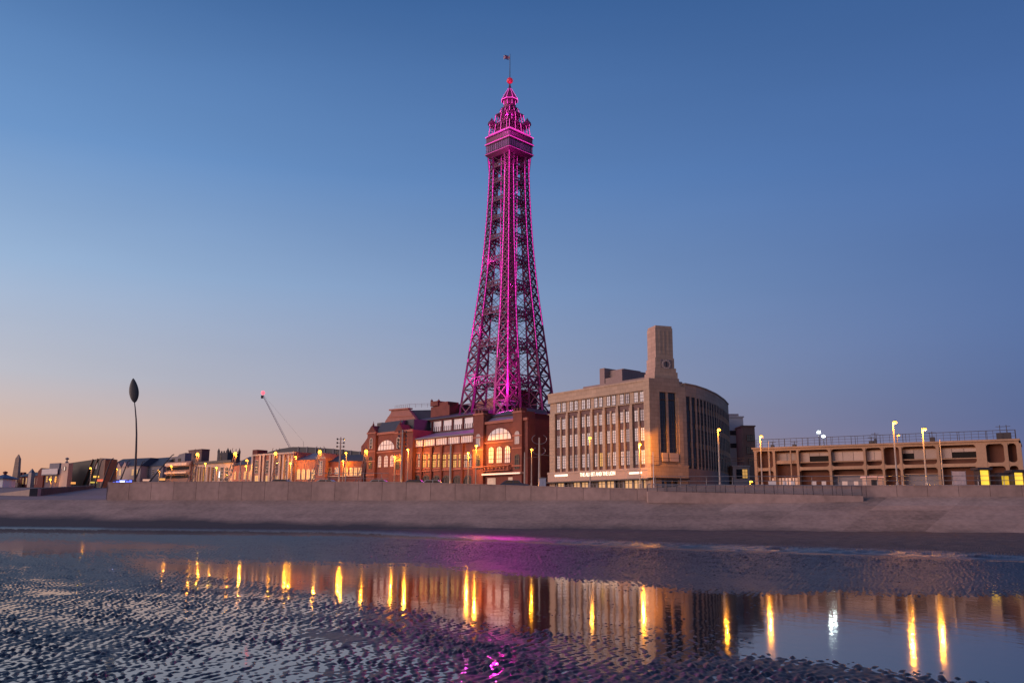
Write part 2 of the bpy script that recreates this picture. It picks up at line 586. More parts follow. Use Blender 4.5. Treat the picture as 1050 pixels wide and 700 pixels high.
def build_sand():
    # columns: dense inside the picture, coarse outside; rows: even steps of viewing angle
    t = np.concatenate([np.linspace(-1.6, -.63, 40)[:-1], np.linspace(-.63, .63, 1500), np.linspace(.63, 1.6, 40)[1:]])
    rows = np.concatenate([np.geomspace(5.0, 70, 660)[:-1], np.geomspace(70, 150, 130)])
    T, D = np.meshgrid(t, rows)
    X = T * D
    Y = D.copy()
    # photo position of every point (only to decide what lies where on the beach)
    RX = np.array(rt); UX = np.array(up); FX = np.array(fw)
    dx, dy, dz = X, Y, -CAMZ
    cz = dx * FX[0] + dy * FX[1] + dz * FX[2]
    px = 525 + F * (dx * RX[0] + dy * RX[1] + dz * RX[2]) / cz
    py = 350 - F * (dx * UX[0] + dy * UX[1] + dz * UX[2]) / cz

    def waves(n, lam, spread, lam_spread, ang, seed):
        g = np.random.default_rng(seed)
        h = np.zeros_like(X)
        for i in range(n):
            a = ang + g.normal(0, spread)
            k = 2 * math.pi / (lam * math.exp(g.normal(0, lam_spread)))
            h += np.sin(k * (X * math.cos(a) + Y * math.sin(a)) + g.uniform(0, 6.283))
        return h / math.sqrt(n / 2)
    A1 = math.radians(-16)
    rip = waves(34, .158, math.radians(21), .20, A1, 3)
    rip2 = waves(14, .115, math.radians(24), .25, math.radians(38), 5)
    grp = waves(10, 2.6, 1.2, .4, 0.2, 33)
    rip = (rip + .50 * rip2) * (1 + .24 * grp) + .22 * waves(10, .4, math.radians(22), .25, A1, 44)
    rip = np.where(rip > 0, rip * 1.0, rip * .75)           # sharper crests, flatter troughs
    big = waves(14, 5.5, 1.2, .45, 0.0, 9)
    mid = waves(14, 1.7, 1.2, .4, 0.3, 21)

    def blob(poly, soft, shift=12):
        """signed distance to a polygon in photo pixels (vertical counted five-fold) -> 1 inside, 0 outside"""
        q = np.array(poly, float); q[:, 1] *= 5
        x, y = px, py * 5
        best = np.full(x.shape, 1e9); inside = np.zeros(x.shape, bool)
        for i in range(len(q)):
            a, b = q[i], q[(i + 1) % len(q)]
            ab = b - a
            u = np.clip(((x - a[0]) * ab[0] + (y - a[1]) * ab[1]) / (ab @ ab), 0, 1)
            best = np.minimum(best, np.hypot(x - a[0] - u * ab[0], y - a[1] - u * ab[1]))
            c = (a[1] > y) != (b[1] > y)
            inside ^= c & (x < (b[0] - a[0]) * (y - a[1]) / (b[1] - a[1] + 1e-9) + a[0])
        s = np.where(inside, best, -best)
        s = s + mid * 7 + big * 7
        return 1 / (1 + np.exp(-(s - shift) / soft))
    pool1 = blob([(140, 573), (225, 576.5), (360, 576.5), (450, 578), (520, 586), (570, 592), (640, 598), (700, 606), (800, 610), (930, 613), (1120, 611),
                  (1120, 712), (980, 694), (890, 680), (820, 670), (770, 672), (705, 676), (640, 688), (575, 678), (545, 654),
                  (480, 644), (400, 622), (350, 614), (290, 597), (220, 589), (150, 585)], 16, 5)
    pool2 = blob([(20, 553), (90, 556), (160, 557), (215, 560.5), (160, 564), (90, 566), (10, 566), (-60, 560)], 12)
    ye = np.interp(px, [-400, 0, 350, 525, 700, 880, 1050, 1400], [540.5, 541.5, 545.5, 552.5, 560.5, 566, 573, 588])
    ye = ye + mid * .5
    film = np.exp(-(((py - ye) - 2.0) / 2.0) ** 2)          # thin sheet of water left along the edge of the dry sand
    dryz = np.clip((ye - py) / 9.0, 0, 1)
    left = np.clip((560 - px) / 330, 0, 1)
    near = np.clip((py - 592) / 30, 0, 1)
    # mean level and ripple size
    m = .0030 + .0055 * (1 - left) - .0040 * left * near
    amp = .0066 + .0012 * near
    far = np.clip((600 - py) / 40, 0, 1)
    fw_ = far * (1 - .6 * left)
    m = m + fw_ * (.020 + .005 * big) * (1 - .6 * left)
    amp = amp + far * (1 - left) * .004
    chop = waves(28, .42, math.radians(40), .28, math.radians(72), 71)
    m = m + big * .0016 + mid * .0014
    midx = np.clip((px - 500) / 60, 0, 1) * np.clip((800 - px) / 50, 0, 1)
    depth = .017 + .020 * np.clip((px - 770) / 60, 0, 1) - midx * np.clip((py - 612) / 50, 0, 1) * .013
    m = m * (1 - pool1) - depth * pool1
    amp = amp * (1 - .25 * pool1)
    m = m * (1 - pool2) + (-.04) * pool2
    m = m * (1 - film) - .022 * film
    amp = amp * (1 - film)
    H = m + amp * rip + fw_ * (1 - pool1) * (1 - pool2) * (1 - film) * .0205 * np.where(chop > 0, chop, chop * .7)
    # the wet edge on the right is a gentle glossy slope up to the dry sand
    rightw = np.clip((px - 380) / 300, 0, 1)
    f = np.clip((ye + 2.2 - py) / 4.5, 0, 1)
    f = f * f * (3 - 2 * f)
    H = H + .12 * f * rightw
    wet = np.exp(-((py - ye) / 1.7) ** 2)
    toe = wall_y(X) - 11.0
    dd = dryz * dryz * (3 - 2 * dryz)
    lump = big * .030 + mid * .016 + .006 * rip
    H = H * (1 - dd) + dd * (.20 + lump + np.clip((Y - toe + 12) / 14, 0, 1) * .16)
    nr, nc = X.shape
    co = np.stack([X, Y, H], -1).reshape(-1, 3).astype(np.float32)
    idx = np.arange(nr * nc).reshape(nr, nc)
    q = np.stack([idx[:-1, :-1], idx[:-1, 1:], idx[1:, 1:], idx[1:, :-1]], -1).reshape(-1, 4)
    keep = (Y[:-1, :-1] < toe[:-1, :-1] + 8).reshape(-1)
    q = q[keep]
    me = bpy.data.meshes.new("beach_sand")
    me.vertices.add(len(co)); me.vertices.foreach_set("co", co.ravel())
    me.loops.add(q.size); me.loops.foreach_set("vertex_index", q.ravel().astype(np.int32))
    me.polygons.add(len(q)); me.polygons.foreach_set("loop_start", np.arange(0, q.size, 4, dtype=np.int32))
    me.update(calc_edges=True)
    me.polygons.foreach_set("use_smooth", np.ones(len(q), bool))
    at = me.attributes.new("wet", 'FLOAT', 'POINT')
    at.data.foreach_set("value", wet.reshape(-1).astype(np.float32))
    me.materials.append(SANDM)
    o = bpy.data.objects.new("beach_sand", me)
    COL.objects.link(o)
    tag(o, "dark wet sand in broken ripples with shallow pools", "beach", kind="structure")


build_sand()
MB().quad((-3000, -3000, 0), (3000, -3000, 0), (3000, 108, 0), (-3000, 108, 0)).obj("water", WATERM)
tag(bpy.data.objects["water"], "shallow still water left in the sand at low tide", "water", kind="structure")
g = MB().quad((-4000, -4000, -.4), (4000, -4000, -.4), (4000, 4000, -.4), (-4000, 4000, -.4)).obj("ground", ASPH)
tag(g, "ground sheet under the beach and the town", "ground", kind="structure")


# ------------------------------------------------------------------ promenade land, sea wall, sloping apron
def strip_normals(pts):
    ns = []
    for i in range(len(pts)):
        a = pts[max(0, i - 1)]; b = pts[min(len(pts) - 1, i + 1)]
        t = (b - a).normalized()
        ns.append(Vector((t.y, -t.x, 0)))       # towards the beach
    return ns


WN = strip_normals(WPTS)
land = MB()
for i in range(len(WPTS) - 1):
    a, b = WPTS[i] - WN[i] * .6, WPTS[i + 1] - WN[i + 1] * .6
    rows = [0, 12, 40, 90, 260, 3000]
    for k in range(len(rows) - 1):
        def pt(v, r):
            y = v.y + r
            return (v.x * (1 + r / 400.0), y, zg(min(y, 420)))
        land.quad(pt(a, rows[k]), pt(b, rows[k]), pt(b, rows[k + 1]), pt(a, rows[k + 1]))
a = WPTS[0] - WN[0] * .6
for y0, y1 in ((197, 260), (260, 420), (420, 3000)):
    land.quad((-1500, y0, zg(min(y0, 420))), (a.x * (1 + (y0 - 134) / 400), y0, zg(min(y0, 420))),
              (a.x * (1 + (y1 - 134) / 400), y1, zg(min(y1, 420))), (-1500, y1, zg(min(y1, 420))))
tag(land.obj("promenade", ASPH), "grey promenade and street behind the sea wall", "promenade", kind="structure")


def resample(pts, step):
    out = [pts[0].copy()]
    acc = 0.0
    for a, b in zip(pts[:-1], pts[1:]):
        L = (b - a).length
        p = step - acc
        while p <= L:
            out.append(a + (b - a) * (p / L))
            p += step
        acc = (acc + L) % step
    return out


WTX = [P(a_, 500, d_).x for a_, d_ in ((110, 134), (250, 130.7), (400, 126), (490, 123), (570, 120.6), (650, 118.3), (690, 117.3), (725, 116.3), (1260, 104))]
WTZ = [6.5, 6.66, 6.55, 6.18, 5.82, 5.56, 5.72, 5.93, 5.93]


def wall_top(x):
    """height of the coping along the wall"""
    return float(np.interp(x, WTX, WTZ))


def wall_foot(x):
    return float(np.interp(x, [WPTS[0].x, WPTS[4].x, WPTS[6].x, WPTS[8].x, WPTS[10].x], [3.85, 3.95, 4.05, 4.45, 4.55]))


SW = tag(bpy.data.objects.new("sea_wall", None), "long grey concrete sea wall of upright panels along the promenade", "sea wall")
COL.objects.link(SW)
fine = resample(WPTS, 3.6)
fn = strip_normals(fine)
pan, cop, back = MB(), MB(), MB()
for i in range(len(fine) - 1):
    a, b, na, nb = fine[i], fine[i + 1], fn[i], fn[i + 1]
    t = (b - a).normalized() * .022
    z0a, z0b, z1a, z1b = wall_foot(a.x) - .4, wall_foot(b.x) - .4, wall_top(a.x), wall_top(b.x)
    tone = random.uniform(-.10, .10)
    A, B = a + t, b - t

    def pz(p, n, off, z):
        q = p + n * off
        return (q.x, q.y, z)
    pan.hexa([pz(A, na, .06, z0a), pz(B, nb, .06, z0b), pz(B, nb, -.1, z0b), pz(A, na, -.1, z0a)],
             [pz(A, na, 0, z1a - .14), pz(B, nb, 0, z1b - .14), pz(B, nb, -.1, z1b - .14), pz(A, na, -.1, z1a - .14)], tone)
    back.hexa([pz(a, na, -.11, z0a), pz(b, nb, -.11, z0b), pz(b, nb, -.5, z0b), pz(a, na, -.5, z0a)],
              [pz(a, na, -.11, z1a - .15), pz(b, nb, -.11, z1b - .15), pz(b, nb, -.5, z1b - .15), pz(a, na, -.5, z1a - .15)])
    cop.hexa([pz(A, na, .06, z1a - .138), pz(B, nb, .06, z1b - .138), pz(B, nb, -.55, z1b - .138), pz(A, na, -.55, z1a - .138)],
             [pz(A, na, .06, z1a), pz(B, nb, .06, z1b), pz(B, nb, -.55, z1b), pz(A, na, -.55, z1a)], tone * .5)
pan.obj("wall_panel", SEAWALL, SW)
back.obj("wall_core", mat("joint concrete", (.20, .14, .135), .9), SW)
cop.obj("coping", SEAWALL, SW)
# return wall closing the left end, running back from the beach
e0 = fine[0]
rw = MB().hexa([(e0.x, e0.y - .1, 3.4), (e0.x + .5, e0.y + .4, 3.4), (e0.x - 3.0, e0.y + 40, 3.4), (e0.x - 3.6, e0.y + 40, 3.4)],
               [(e0.x, e0.y - .1, 6.1), (e0.x + .5, e0.y + .4, 6.1), (e0.x - 3.0, e0.y + 40, 6.4), (e0.x - 3.6, e0.y + 40, 6.4)])
rw.obj("return_wall", SEAWALL, SW)


def weed_material():
    """apron concrete with a damp weed-dark band along its foot"""
    m = mat("apron concrete", (.37, .235, .18), .85, .32, .22, bump=.3)
    t = m.node_tree
    b = t.nodes["Principled BSDF"]
    src = b.inputs["Base Color"].links[0].from_socket
    geo = t.nodes.new("ShaderNodeNewGeometry")
    sz = t.nodes.new("ShaderNodeSeparateXYZ"); t.links.new(geo.outputs["Position"], sz.inputs[0])
    n = t.nodes.new("ShaderNodeTexNoise"); n.inputs["Scale"].default_value = .35; n.inputs["Detail"].default_value = 6
    mp = t.nodes.new("ShaderNodeMapping"); mp.inputs["Scale"].default_value = (.5, .5, 1.5)
    t.links.new(geo.outputs["Position"], mp.inputs[0]); t.links.new(mp.outputs[0], n.inputs["Vector"])
    nx = t.nodes.new("ShaderNodeMapRange")      # the band is broad on the left and dies out to the right
    nx.inputs["From Min"].default_value = -80; nx.inputs["From Max"].default_value = 30
    nx.inputs["To Min"].default_value = 1.45; nx.inputs["To Max"].default_value = .15
    t.links.new(sz.outputs["X"], nx.inputs["Value"])
    ad = t.nodes.new("ShaderNodeMath"); ad.operation = 'MULTIPLY_ADD'
    t.links.new(n.outputs["Fac"], ad.inputs[0]); ad.inputs[1].default_value = -1.5; t.links.new(sz.outputs["Z"], ad.inputs[2])
    sb = t.nodes.new("ShaderNodeMath"); sb.operation = 'SUBTRACT'
    t.links.new(ad.outputs[0], sb.inputs[0]); t.links.new(nx.outputs[0], sb.inputs[1])
    mr = t.nodes.new("ShaderNodeMapRange")
    mr.inputs["From Min"].default_value = -1.1; mr.inputs["From Max"].default_value = -.2
    t.links.new(sb.outputs[0], mr.inputs["Value"])
    mx = t.nodes.new("ShaderNodeMix"); mx.data_type = 'RGBA'
    mx.inputs[6].default_value = (.060, .048, .050, 1)
    t.links.new(mr.outputs[0], mx.inputs[0]); t.links.new(src, mx.inputs[7])
    t.links.new(mx.outputs[2], b.inputs["Base Color"])
    return m


APRON = weed_material()
apw = [Vector((WPTS[0].x - 95, WPTS[0].y + 10, 0)), Vector((WPTS[0].x - 30, WPTS[0].y + 3, 0))] + WPTS
apm = MB()
NR = 8
prof = [(.2 + 11.2 * k / NR, 1 - k / NR) for k in range(NR + 1)]
acl = [0.0]
for a, b in zip(apw[:-1], apw[1:]):
    acl.append(acl[-1] + (b - a).length)
apn = strip_normals(apw)


def on_line(s_):
    """point and seaward normal at a distance along the wall line"""
    g = lambda f: float(np.interp(s_, acl, f))
    return Vector((g([p.x for p in apw]), g([p.y for p in apw]), 0)), Vector((g([n.x for n in apn]), g([n.y for n in apn]), 0)).normalized()


def apv(s_, k):
    p, n = on_line(s_)
    off, fz = prof[k]
    q_ = p + n * off
    top = wall_foot(max(p.x, WPTS[0].x))
    return (q_.x, q_.y, .05 + (top - .05) * fz)


tones = {}
NC = int(acl[-1] / 1.5)
for i in range(-6, NC):
    for k in range(NR):
        # paving panels laid askew: every joint runs up the slope at a slant
        s0, s1 = i * 1.5 + (NR - k) * 1.0, i * 1.5 + (NR - k - 1) * 1.0
        key = (i // 6, 0 if k < 3 else 1)
        if key not in tones:
            tones[key] = random.uniform(-.22, .22)
        wx = on_line(s0)[0].x
        wgt = min(1, max(.12, (wx + 5) / 25))
        if s1 + 1.5 > acl[-1] or s1 < 0:
            continue
        apm.quad(apv(s0, k), apv(s1, k + 1), apv(s1 + 1.5, k + 1), apv(s0 + 1.5, k), tone=tones[key] * wgt + (-.07, .03, -.02, .05, -.05, .02, -.06, -.02)[k])
tag(apm.obj("sloping_apron", APRON), "sloping concrete sea apron below the promenade wall with a weed dark foot", "sea apron")

# low slipway ground left of the wall end
sl = MB()
la, lb = WPTS[0], apw[0]
zt = wall_foot(la.x)
zu = zg(197) + .02
sl.quad((lb.x - 60, lb.y + 3, zt), (la.x + .2, la.y, zt), (la.x - 12, 198, zu), (lb.x - 120, 198, zu))
tag(sl.obj("slipway", mat("slipway concrete", (.26, .165, .145), .85, .15, .2)), "pale concrete slipway rising to the promenade", "slipway", kind="structure")

# guard rail standing on the lower step in front of the wall, with closely set slanting bars
def front_rail():
    r = empty("guard_rail", P(760, 503, 113.6), "grey guard rail of curved upright bars on the step below the promenade wall", "railing")
    inv = r.location.copy()
    xs = np.linspace(664, 884, 23)
    line = [P(x, 503.6 + (x - 664) / 220 * 4.8, np.interp(x, [p[0] for p in WALL], [p[1] for p in WALL]) - 1.3) for x in xs]
    rails, posts, bars = MB(), MB(), MB()
    tops = []
    for p in line:
        base = Vector(p)
        hk = .82 + .35 * (base.x - line[0].x) / (line[-1].x - line[0].x)
        pts = [base, base + Vector((0, .05, .5 * hk)), base + Vector((.02, .12, .85 * hk)), base + Vector((.1, .28, 1.12 * hk))]
        MB().path([q - inv for q in pts], .045, 5).obj("post", METAL_DK, r)
        tops.append(pts[-1] - inv)
    rails.path(tops, .05, 6)
    for frac in (.28, .55, .8):
        rails.path([Vector(p) + Vector((0, .1 * frac, .9 * frac)) - inv for p in line], .02, 4)
    for a, b in zip(line[:-1], line[1:]):
        for k in range(1, 9):
            p = a.lerp(b, k / 9)
            bars.beam(p - inv + Vector((0, .0, .12)), p - inv + Vector((.02, .1, .86)), .016, 4)
    rails.obj("rail", METAL, r)
    bars.obj("bars", METAL, r)
    step = MB()
    for a, b in zip(line[:-1], line[1:]):
        a_, b_ = Vector(a), Vector(b)
        step.hexa([(a_.x, a_.y - .3, 3.6), (b_.x, b_.y - .3, 3.6), (b_.x, b_.y + .9, 3.6), (a_.x, a_.y + .9, 3.6)],
                  [(a_.x, a_.y - .3, a_.z - .004), (b_.x, b_.y - .3, b_.z - .004), (b_.x, b_.y + .9, b_.z - .004), (a_.x, a_.y + .9, a_.z - .004)], random.uniform(-.06, .06))
    tag(step.obj("wall_step", SEAWALL), "lower concrete step in front of the sea wall under the guard rail", "step")


front_rail()

# ================================================================== THE LATTICE TOWER
def build_tower():
    DT = 230.0
    c = P(520.4, 420, DT)
    z0 = zg(DT)
    root = empty("lattice_tower", (c.x, c.y, z0), "tall iron lattice tower lit magenta with a stepped crown and flag", "tower")

    def zt(py):
        return P(522, py, DT).z - z0
    pxm = DT / F
    # half diagonal of the square plan against height (measured in photo pixels at the tower's distance)
    prof = [(500, 60), (470, 54.5), (440, 49.7), (412, 46), (385, 42.2), (360, 38.8), (330, 34.6), (300, 30.4), (275, 27.4), (250, 25), (225, 23.1), (200, 21.7), (180, 20.9), (163, 20.6)]
    zz = [zt(p) for p, _ in prof]
    if zz[0] > 0:
        zz[0] = 0.0
    rr = [h * pxm / math.cos(0) * 1.03 for _, h in prof]

    def R(z):
        return float(np.interp(z, zz, rr))

    def Dg(z):                                  # diagonal of one leg
        return float(np.interp(z, [zz[0], zt(412), zt(330), zt(250), zt(163)], [7.6, 6.4, 4.3, 2.9, 2.2]))
    ztop = zt(163)
    levels = [zt(p) for p in (430, 396, 358, 325, 297, 271, 248, 228, 209, 190, 174)]
    nodes = [0.0]
    while nodes[-1] < ztop - 1.0:
        nodes.append(min(ztop, nodes[-1] + max(1.9, .62 * Dg(nodes[-1]))))
    dirs = [(-1, 0), (0, -1), (1, 0), (0, 1)]

    def chord(k, j, z):
        """j: 0 outer, 1 left side, 2 inner, 3 right side"""
        dx, dy = dirs[k]
        Rz, D = R(z), Dg(z)
        px_, py_ = -dy, dx
        if j == 0:
            return Vector((dx * Rz, dy * Rz, z))
        if j == 2:
            return Vector((dx * (Rz - D), dy * (Rz - D), z))
        s = 1 if j == 1 else -1
        m_ = Rz - D / 2
        return Vector((dx * m_ + px_ * s * D / 2, dy * m_ + py_ * s * D / 2, z))
    for k in range(4):
        m = MB()
        for a, b in zip(nodes[:-1], nodes[1:]):
            th = .13 + .15 * (Dg(a) / 6.4)
            for j in range(4):
                m.beam(chord(k, j, a), chord(k, j, b), th * 1.35)
                j2 = (j + 1) % 4
                m.beam(chord(k, j, a), chord(k, j2, b), th * .78)
                m.beam(chord(k, j2, a), chord(k, j, b), th * .78)
                m.beam(chord(k, j, b), chord(k, j2, b), th * .6)
        leg = m.obj("leg", TOWERRED, root)
        # light strips fixed to the chords: short tubes with gaps, as in the photograph brightest on the near leg
        specs = {0: [(0, 0, .38), (1, .45, 1), (0, .40, 1), (3, .62, 1)], 1: [(0, .04, 1), (1, .04, 1), (3, .04, 1), (2, .1, .5)],
                 2: [(0, .48, 1), (3, .40, 1), (1, .60, 1)], 3: [(1, .5, 1)]}[k]
        for j, f0, f1 in specs:
            st = MB()
            z = ztop * f0 + (9 if k == 1 else 6) * (f0 < .1)
            z = max(z, zt(412) + .5) if k == 1 else z
            while z < ztop * f1 - .9:
                off = Vector((0, -.22, 0)) if k != 0 else Vector((-.06, -.2, 0))
                rad = .085 if k == 1 else .072
                st.beam(chord(k, j, z) + off, chord(k, j, z + .92) + off, rad)
                z += 1.1
            st.obj("light_strip", LED, leg)
    # ring trusses: a deck girder between the legs at every level
    for zl in levels:
        h = max(.9, .17 * R(zl))
        m = MB()
        for k in range(4):
            k2 = (k + 1) % 4
            for (j1, j2) in ((1 if k2 == (k + 1) % 4 else 3, 3),):
                pts = []
                for dz in (0, h):
                    pts.append((chord(k, 1, zl + dz), chord(k2, 3, zl + dz)))
                    pts.append((chord(k, 2, zl + dz), chord(k2, 2, zl + dz)))
                for a, b in pts:
                    m.beam(a, b, .17)
                n = 6
                for base in (0, 1):
                    a0, b0 = pts[base]
                    a1, b1 = pts[base + 2]
                    for i in range(n):
                        p, q_ = a0.lerp(b0, i / n), a1.lerp(b1, (i + 1) / n)
                        m.beam(p, q_, .09)
                        m.beam(a1.lerp(b1, i / n), a0.lerp(b0, (i + 1) / n), .09)
        m.obj("ring_truss", TOWERRED, root)
    # thin crossed rods in every bay of every face
    m = MB()
    lv = [0.0] + levels + [ztop]
    for a, b in zip(lv[:-1], lv[1:]):
        for k in range(4):
            k2 = (k + 1) % 4
            nsub = 2 if (b - a) > 6.5 else 1
            for q_ in range(nsub):
                za, zb = a + (b - a) * q_ / nsub, a + (b - a) * (q_ + 1) / nsub
                for jj, kk in ((1, 3),):
                    m.beam(chord(k, jj, za), chord(k2, kk, zb), .07)
                    m.beam(chord(k2, kk, za), chord(k, jj, zb), .07)
                ma, mb = chord(k, 2, za), chord(k2, 2, zb)
                m.beam(ma, mb, .045)
                m.beam(chord(k2, 2, za), chord(k, 2, zb), .045)
    m.obj("bracing", TOWERRED, root)
    # lift shaft in the middle
    m = MB()
    hs = 2.2
    sh = [(-hs, -hs), (hs, -hs), (hs, hs), (-hs, hs)]
    z = 0.0
    while z < ztop:
        zb = min(ztop, z + 3.0)
        for i in range(4):
            a, b = sh[i], sh[(i + 1) % 4]
            m.beam((*a, z), (*a, zb), .16)
            m.beam((*a, z), (*b, zb), .09)
            m.beam((*a, zb), (*b, zb), .09)
        z = zb
    shaft = m.obj("lift_shaft", TOWERRED, root)
    for x, y in ((-hs, -hs), (hs, -hs)):
        st = MB()
        z = zt(405)
        while z < ztop - 1:
            st.beam((x, y - .2, z), (x, y - .2, z + .92), .07)
            z += 1.1
        st.obj("light_strip", LED, shaft)
    # ---- capital, gallery and crown
    def sq(rad):                                # square seen corner on
        return [(-rad, 0), (0, -rad), (rad, 0), (0, rad)]

    def slab(mb, r_a, za, r_b, zb):
        mb.hexa([(x, y, za) for x, y in sq(r_a)], [(x, y, zb) for x, y in sq(r_b)])
    k_ = pxm * 1.03
    m = MB()
    slab(m, 21.5 * k_, zt(163.5), 25.3 * k_, zt(160.2))
    slab(m, 25.8 * k_, zt(160.1), 25.8 * k_, zt(158.6))
    slab(m, 24.0 * k_, zt(158.6), 24.0 * k_, zt(150.5))
    slab(m, 25.8 * k_, zt(150.4), 26.0 * k_, zt(148.2))
    slab(m, 24.6 * k_, zt(148.2), 24.6 * k_, zt(143.2))
    slab(m, 25.4 * k_, zt(143.1), 23.4 * k_, zt(140.2))
    gal = m.obj("gallery", TOWERRED, root)
    gl = MB(); mu = MB()
    ra, rb_ = 24.25 * k_, 24.25 * k_
    s4 = sq(ra)
    for i in range(4):
        a, b = Vector((*s4[i], 0)), Vector((*s4[(i + 1) % 4], 0))
        nrm_ = (a + b).normalized()
        for q_ in range(11):
            p0, p1 = a.lerp(b, (q_ + .08) / 11), a.lerp(b, (q_ + .92) / 11)
            o_ = nrm_ * .03
            gl.hexa([tuple(p0 + o_ + Vector((0, 0, zt(157.8)))), tuple(p1 + o_ + Vector((0, 0, zt(157.8)))),
                     tuple(p1 - nrm_ * .05 + Vector((0, 0, zt(157.8)))), tuple(p0 - nrm_ * .05 + Vector((0, 0, zt(157.8))))],
                    [tuple(p0 + o_ + Vector((0, 0, zt(151)))), tuple(p1 + o_ + Vector((0, 0, zt(151)))),
                     tuple(p1 - nrm_ * .05 + Vector((0, 0, zt(151)))), tuple(p0 - nrm_ * .05 + Vector((0, 0, zt(151))))], random.uniform(-.4, .3))
        for q_ in range(12):
            p = a.lerp(b, q_ / 11) + nrm_ * .08
            mu.beam(p + Vector((0, 0, zt(158.5))), p + Vector((0, 0, zt(150.5))), .07)
    gl.obj("glazing", mat("gallery glass", (.15, .09, .16), .15, .2, .5, spec=.8), gal)
    mu.obj("mullions", TOWERRED, gal)
    for rad, py in ((26.2, 149.3), (25.9, 141.6), (26.0, 159.4)):
        s4 = sq(rad * k_)
        st = MB()
        for i in range(4):
            pa_, pb_ = Vector((*s4[i], zt(py))), Vector((*s4[(i + 1) % 4], zt(py)))
            for q_ in range(13):
                st.beam(pa_.lerp(pb_, (q_ + .08) / 13), pa_.lerp(pb_, (q_ + .86) / 13), .075 if py < 155 else .03)
        st.obj("light_strip", LED, gal)
    # corner brackets below the gallery, spreading from the four legs
    m = MB(); st = MB()
    for k in range(4):
        dx, dy = dirs[k]
        for j in (0, 1, 3):
            a = chord(k, j, zt(176)); b = Vector((a.x * 1.07, a.y * 1.07, zt(163)))
            m.beam(a, b, .34)
            if j == 0:
                st.beam(a + Vector((0, -.38, 0)), b + Vector((0, -.38, 0)), .05)
    br = m.obj("bracket", TOWERRED, root)
    st.obj("light_strip", LED, br)
    # crown: three open stages, arched and railed, under a bulbous cupola
    def stage(r_a, pa, r_b, pb, name, npost, rail=True):
        m = MB(); st = MB()
        s_a, s_b = sq(r_a * k_), sq(r_b * k_)
        slab(m, (r_a + .7) * k_, zt(pa), (r_a + .7) * k_, zt(pa - 1.0))
        for i in range(4):
            a, b = Vector((*s_a[i], zt(pa - 1))), Vector((*s_a[(i + 1) % 4], zt(pa - 1)))
            c_, d_ = Vector((*s_b[i], zt(pb + 1))), Vector((*s_b[(i + 1) % 4], zt(pb + 1)))
            for q_ in range(npost):
                p, t_ = a.lerp(b, q_ / npost), c_.lerp(d_, q_ / npost)
                m.beam(p, t_, .19 if q_ == 0 else .11)
                if q_ % 2 == 0:
                    st.beam(p + Vector((0, -.2, .1)), t_ + Vector((0, -.2, 0)), .05 if q_ else .08)
                # arch between the posts
                n_ = a.lerp(b, (q_ + 1) / npost); nt_ = c_.lerp(d_, (q_ + 1) / npost)
                mid_ = (t_ + nt_) / 2 + Vector((0, 0, .1))
                m.beam(p.lerp(t_, .62), mid_, .10); m.beam(mid_, n_.lerp(nt_, .62), .10)
            if rail:
                m.beam(a + Vector((0, 0, 1.0)), b + Vector((0, 0, 1.0)), .07)
                for q_ in range(npost * 3):
                    p = a.lerp(b, q_ / (npost * 3))
                    m.beam(p, p + Vector((0, 0, 1.0)), .035)
                st.beam(a + Vector((0, -.15, -.1)), b + Vector((0, -.15, -.1)), .06)
        slab(m, (r_b + 1.0) * k_, zt(pb + 1), (r_b + .4) * k_, zt(pb))
        # solid inner core
        slab(m, r_b * .74 * k_, zt(pa - 1), r_b * .66 * k_, zt(pb + 1))
        o_ = m.obj(name, TOWERRED, root)
        st.obj("light_strip", LED_HOT, o_)
    stage(22.0, 140, 20.6, 129.5, "crown_stage", 7)
    stage(16.6, 129.4, 14.6, 117.5, "crown_stage", 5)
    stage(10.4, 117.4, 8.4, 110.8, "crown_stage", 4)
    # corner turrets on the lowest stage
    for k in range(4):
        dx, dy = dirs[k]
        x, y = dx * 18.9 * k_, dy * 18.9 * k_
        t_ = MB().lathe([(.85, zt(131)), (.85, zt(128.6)), (1.2, zt(128.3)), (1.1, zt(126.5)), (.5, zt(124)), (.05, zt(121))], x, y, 8)
        tu = t_.obj("corner_turret", TOWERRED, root)
        st = MB()
        for i in range(4):
            a_ = math.pi / 2 * i + .78
            st.beam((x + .85 * math.cos(a_), y + .85 * math.sin(a_), zt(130.5)), (x + .95 * math.cos(a_), y + .95 * math.sin(a_), zt(126.5)), .05)
        st.obj("light_strip", LED_HOT, tu)
    cup = MB().lathe([(6.6 * k_, zt(110.7)), (7.2 * k_, zt(109)), (6.4 * k_, zt(108.6)), (6.4 * k_, zt(104.5)), (9.2 * k_, zt(104)), (9.0 * k_, zt(103.2)),
                      (7.6 * k_, zt(101)), (5.6 * k_, zt(97.5)), (3.4 * k_, zt(94)), (1.7 * k_, zt(91)), (1.0 * k_, zt(88)), (.7 * k_, zt(86.5))], 0, 0, 8)
    cu = cup.obj("cupola", TOWERRED, root)
    st = MB()
    pr = [(9.3, 103.4), (7.8, 101), (5.8, 97.5), (3.6, 94), (1.9, 91)]
    for i in range(8):
        a_ = 2 * math.pi * (i + .5) / 8
        rib_ = [Vector((r_ * k_ * math.cos(a_), r_ * k_ * math.sin(a_), zt(p_))) for r_, p_ in pr]
        for u_, v_ in zip(rib_[:-1], rib_[1:]):
            st.beam(u_, u_.lerp(v_, .38), .05); st.beam(u_.lerp(v_, .5), u_.lerp(v_, .85), .05)
        st.beam((6.7 * k_ * math.cos(a_), 6.7 * k_ * math.sin(a_), zt(109)), (6.7 * k_ * math.cos(a_), 6.7 * k_ * math.sin(a_), zt(104.5)), .07)
        b_ = a_ + 2 * math.pi / 8
